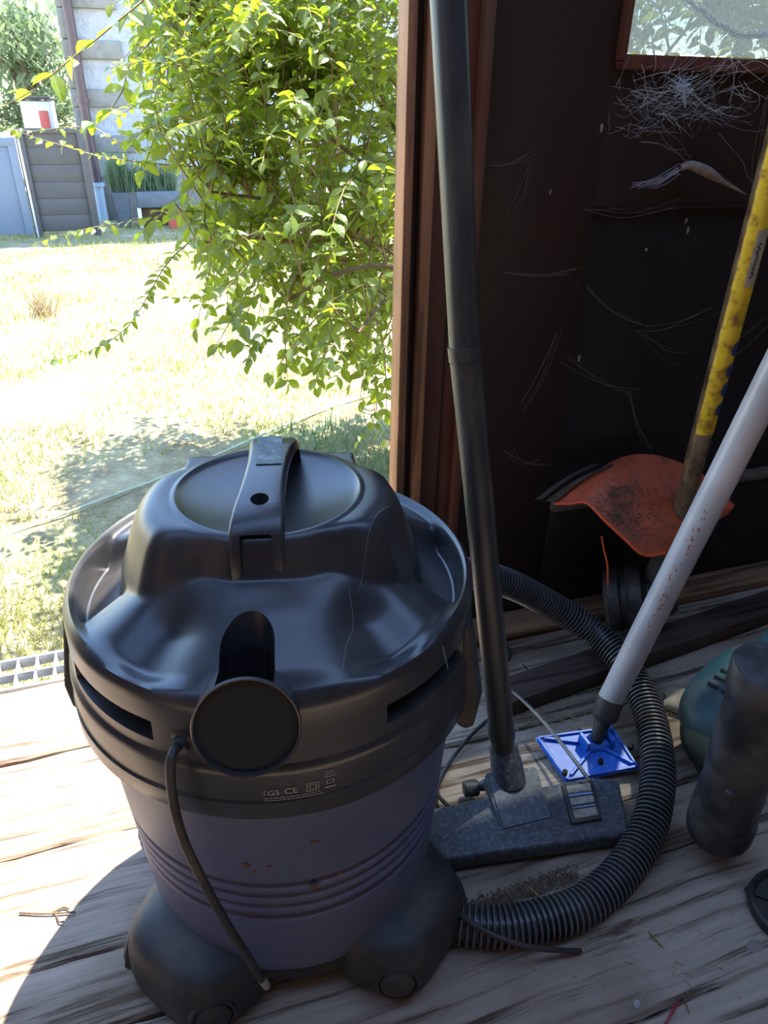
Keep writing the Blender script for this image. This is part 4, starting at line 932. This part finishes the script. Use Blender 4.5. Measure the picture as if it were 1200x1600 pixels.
tbp = onz(1172, 1386, .012); obj('tab', B(tbp, (.016, .006, .006), .2, .001), PLM, cap)
# stone / wood chunk that catches a spot of light
bm = bmesh.new(); bmesh.ops.create_icosphere(bm, subdivisions=3, radius=1); c = onz(1072, 1092, .012)
for v in bm.verts:
    v.co = Vector((v.co.x*.040, v.co.y*.030, v.co.z*.014))*(1+.14*math.sin(v.co.x*5+v.co.y*4)+random.uniform(-.03, .03)); v.co += Vector((c.x, c.y, .010))
tag(obj('stone', bm, STONE), 'flat tan stone on the floor between the hose and the teal tool', 'stone')
# ================================================================== COBWEBS
def web(name, label, strands, mat, r=.0005):
    bm = bmesh.new()
    for P in strands:
        pts, L = spline(P, 10); tube(pts, r*random.uniform(.5, 1.4), 3, bm, False)
    o = obj(name, bm, mat, None, False); tag(o, label, 'cobweb', kind='stuff'); return o
st = []
for k in range(230):
    x0 = random.triangular(945, 1190, 1010); y0 = random.gauss(158, 26)-(x0-1080)*.14; dx = random.expovariate(1/34)+6; yo = random.uniform(.012, .045); P = [ony(x0, y0, YW-yo)]
    an = random.gauss(-.25, .55)
    for q in range(4): an += random.gauss(0, .35); x0 += dx*.3*math.cos(an); y0 += dx*.3*math.sin(an); P.append(ony(x0, y0, YW-yo+random.gauss(0, .003)))
    st.append(P)
web('cobweb', 'tangled white cobweb hanging below the window', st, WEB, .00016)
st = []
for k in range(40):
    a = ony(1068+random.uniform(-8, 8), 136+random.uniform(-14, 12), YW-.02); b = a+Vector((random.gauss(0, .011), 0, random.gauss(0, .008))); st.append([a, (a+b)/2+Vector((0, -.002, -.003)), b])
web('cobweb', 'dense bright white knot of cobweb just under the window sill', st, WEB, .0007)
st = []
for (A_, B_) in (((915, 325), (1060, 322)), ((1000, 510), (1110, 490)), ((920, 450), (1010, 505)), ((820, 640), (870, 520)), ((1110, 560), (1200, 500)), ((790, 430), (900, 420)), ((1040, 880), (985, 700)), ((880, 560), (1000, 620)), ((1010, 520), (1060, 560)), ((850, 720), (800, 700)), ((1185, 300), (1198, 150)), ((1150, 880), (1100, 800)), ((760, 250), (840, 230)), ((830, 260), (800, 320)), ((985, 610), (1010, 690))):
    for q in range(3):
        a = ony(A_[0]+random.gauss(0, 6), A_[1]+random.gauss(0, 6), YW-.01); b = ony(B_[0]+random.gauss(0, 8), B_[1]+random.gauss(0, 8), YW-.03); st.append([a, (a+b)/2+Vector((random.gauss(0, .004), 0, -random.uniform(.002, .016))), b])
web('cobweb', 'faint single cobweb threads strung over the dark brown wall panels', st, DWEB, .0002)
# sock shaped dusty web (funnel) hanging from the wall
P0 = [ony(1064, 262, YW-.018), ony(1078, 258, YW-.02), ony(1100, 266, YW-.022), ony(1130, 284, YW-.022), ony(1155, 298, YW-.02), ony(1166, 304, YW-.012)]
pts, L = spline(P0, 40); sk = root('web_funnel', pts[0], 'dusty tan funnel of old cobweb stuck on the dark wall panel', 'cobweb')
obj('funnel', tube(pts, [.0045+.0032*math.sin(PI*min(1, i/22))-.0042*max(0, (i-14)/26)+.0004*(i % 2) for i in range(40)], 12), DWEB, sk)
bm = bmesh.new()
for k in range(14):
    a = ony(1062+random.gauss(0, 3), 264+random.gauss(0, 4), YW-.018); b = ony(985+random.uniform(0, 40), 298-random.uniform(0, 12), YW-.012); tube([a, (a+b)/2+Vector((0, 0, -.003)), b], .00045, 3, bm, False)
obj('trailing_threads', bm, WEB, sk, False)
# web band across the glass
P0 = [ony(1062, -12, YW-.03), ony(1090, 10, YW-.03), ony(1125, 38, YW-.03), ony(1160, 54, YW-.03), ony(1215, 52, YW-.03)]
pts, L = spline(P0, 40); bm = bmesh.new()
for k in range(16):
    o0 = random.gauss(0, .0022); tube([p+Vector((0, random.gauss(0, .001), o0+random.gauss(0, .0007))) for p in pts], .00035, 3, bm, False)
ow = obj('cobweb', bm, WEB, None, False); tag(ow, 'thick white rope of cobweb sagging across the window pane', 'cobweb', kind='stuff')
# bits caught in webs: dead leaves / husks
for k, (px, py) in enumerate(((905, 560), (1075, 360), (940, 200), (735, 200), (1010, 390), (860, 300), (1072, 345))):
    p = ony(px, py, YW-.012); bm = bmesh.new(); bmesh.ops.create_icosphere(bm, subdivisions=2, radius=1)
    sx, sz = random.uniform(.0012, .003), random.uniform(.002, .006)
    for v in bm.verts: v.co = Vector((v.co.x*sx*(1+.3*random.random()), v.co.y*.002, v.co.z*sz*(1+.2*random.random())))+p
    o = obj('husk', bm, DWEB); tag(o, ['small tan husk caught in threads left of the yellow shaft', 'upper of two brown husks on the dark lower panel under the funnel web', 'tiny husk under the window\'s left corner', 'small pale husk stuck on the trim beside the wand', 'thin husk hanging right below the two brown husks', 'tiny husk on the middle of the wide brown panel', 'brown husk tucked against the topmost dark panel edge'][k], 'husk', 'husks caught in the webs')
# ================================================================== FLOOR LITTER
bm = bmesh.new()
for k in range(900):
    t = random.random(); px = 715+t*180+random.gauss(0, 8); py = 1425-t*62+random.gauss(0, 7)+t*2
    p = onz(px, py, .003); a = random.uniform(0, PI); l_ = random.uniform(.0007, .0035); box(bm, p+Vector((0, 0, random.uniform(0, .003))), (l_, random.uniform(.0006, .002), .0008), a)
tag(obj('leaf_litter', bm, [LIT2], None, False), 'dark crumbs and bits collected in the gap beside the nozzle', 'litter', kind='stuff')
bm = bmesh.new()
for k in range(420):
    if random.random() < .5: px, py = random.uniform(700, 1180), random.uniform(1000, 1560)
    else: px, py = random.gauss(880, 60), random.gauss(1120, 25)
    p = onz(px, py, .0022); a = random.uniform(0, PI); box(bm, p, (random.uniform(.002, .012), random.uniform(.0005, .0012), .0008), a)
tag(obj('straw_litter', bm, LIT1, None, False), 'scattered straw bits and dust over the shaded planks', 'litter', kind='stuff')
def flat(name, px, py, l_, w_, ang, mat, label, cat='litter', z=.003):
    p = onz(px, py, z); bm = bmesh.new(); n = 12
    vs = [bm.verts.new((p.x+l_*math.cos(2*PI*i/n)*math.cos(ang)-w_*math.sin(2*PI*i/n)*math.sin(ang), p.y+l_*math.cos(2*PI*i/n)*math.sin(ang)+w_*math.sin(2*PI*i/n)*math.cos(ang), z+.002*math.sin(2*PI*i/n))) for i in range(n)]
    f = bm.faces.new(vs); bmesh.ops.solidify(bm, geom=[f], thickness=.0008); return tag(obj(name, bm, mat, None, False), label, cat)
flat('dry_leaf', 835, 1393, .008, .003, 1.9, DRYL, 'small yellow dry leaf on the litter beside the nozzle', 'leaf', .006)
flat('dry_leaf', 780, 1402, .007, .003, .2, LIT1, 'pale shrivelled leaf left of the yellow one', 'leaf', .005)
flat('wood_chip', 1025, 1468, .012, .002, 1.8, DRYL, 'pale splinter on the planks below the hose', 'splinter')
flat('paper_scrap', 995, 1568, .005, .003, .4, WHITE, 'tiny white paper scrap on the nearest plank', 'scrap')
p = onz(1050, 1582, .004); tag(obj('red_stick', B(p, (.032, .0028, .0028), math.radians(28), .0008), REDB), 'thin dark red plastic stick on the nearest plank', 'stick')
flat('wood_chip', 1073, 1570, .010, .0015, 1.25, LIT1, 'brown splinter touching the red stick', 'splinter')
tw = bmesh.new()
for P in ([(30, 1426), (70, 1428), (118, 1425)], [(88, 1427), (92, 1440), (100, 1440)], [(80, 1428), (98, 1418), (108, 1420)]):
    pts, L = spline([onz(x, y, .004) for x, y in P], 10); tube(pts, .0011, 5, tw)
tag(obj('dry_twig', tw, LIT2), 'small dry reddish twig on the sunlit planks left of the vacuum', 'twig')
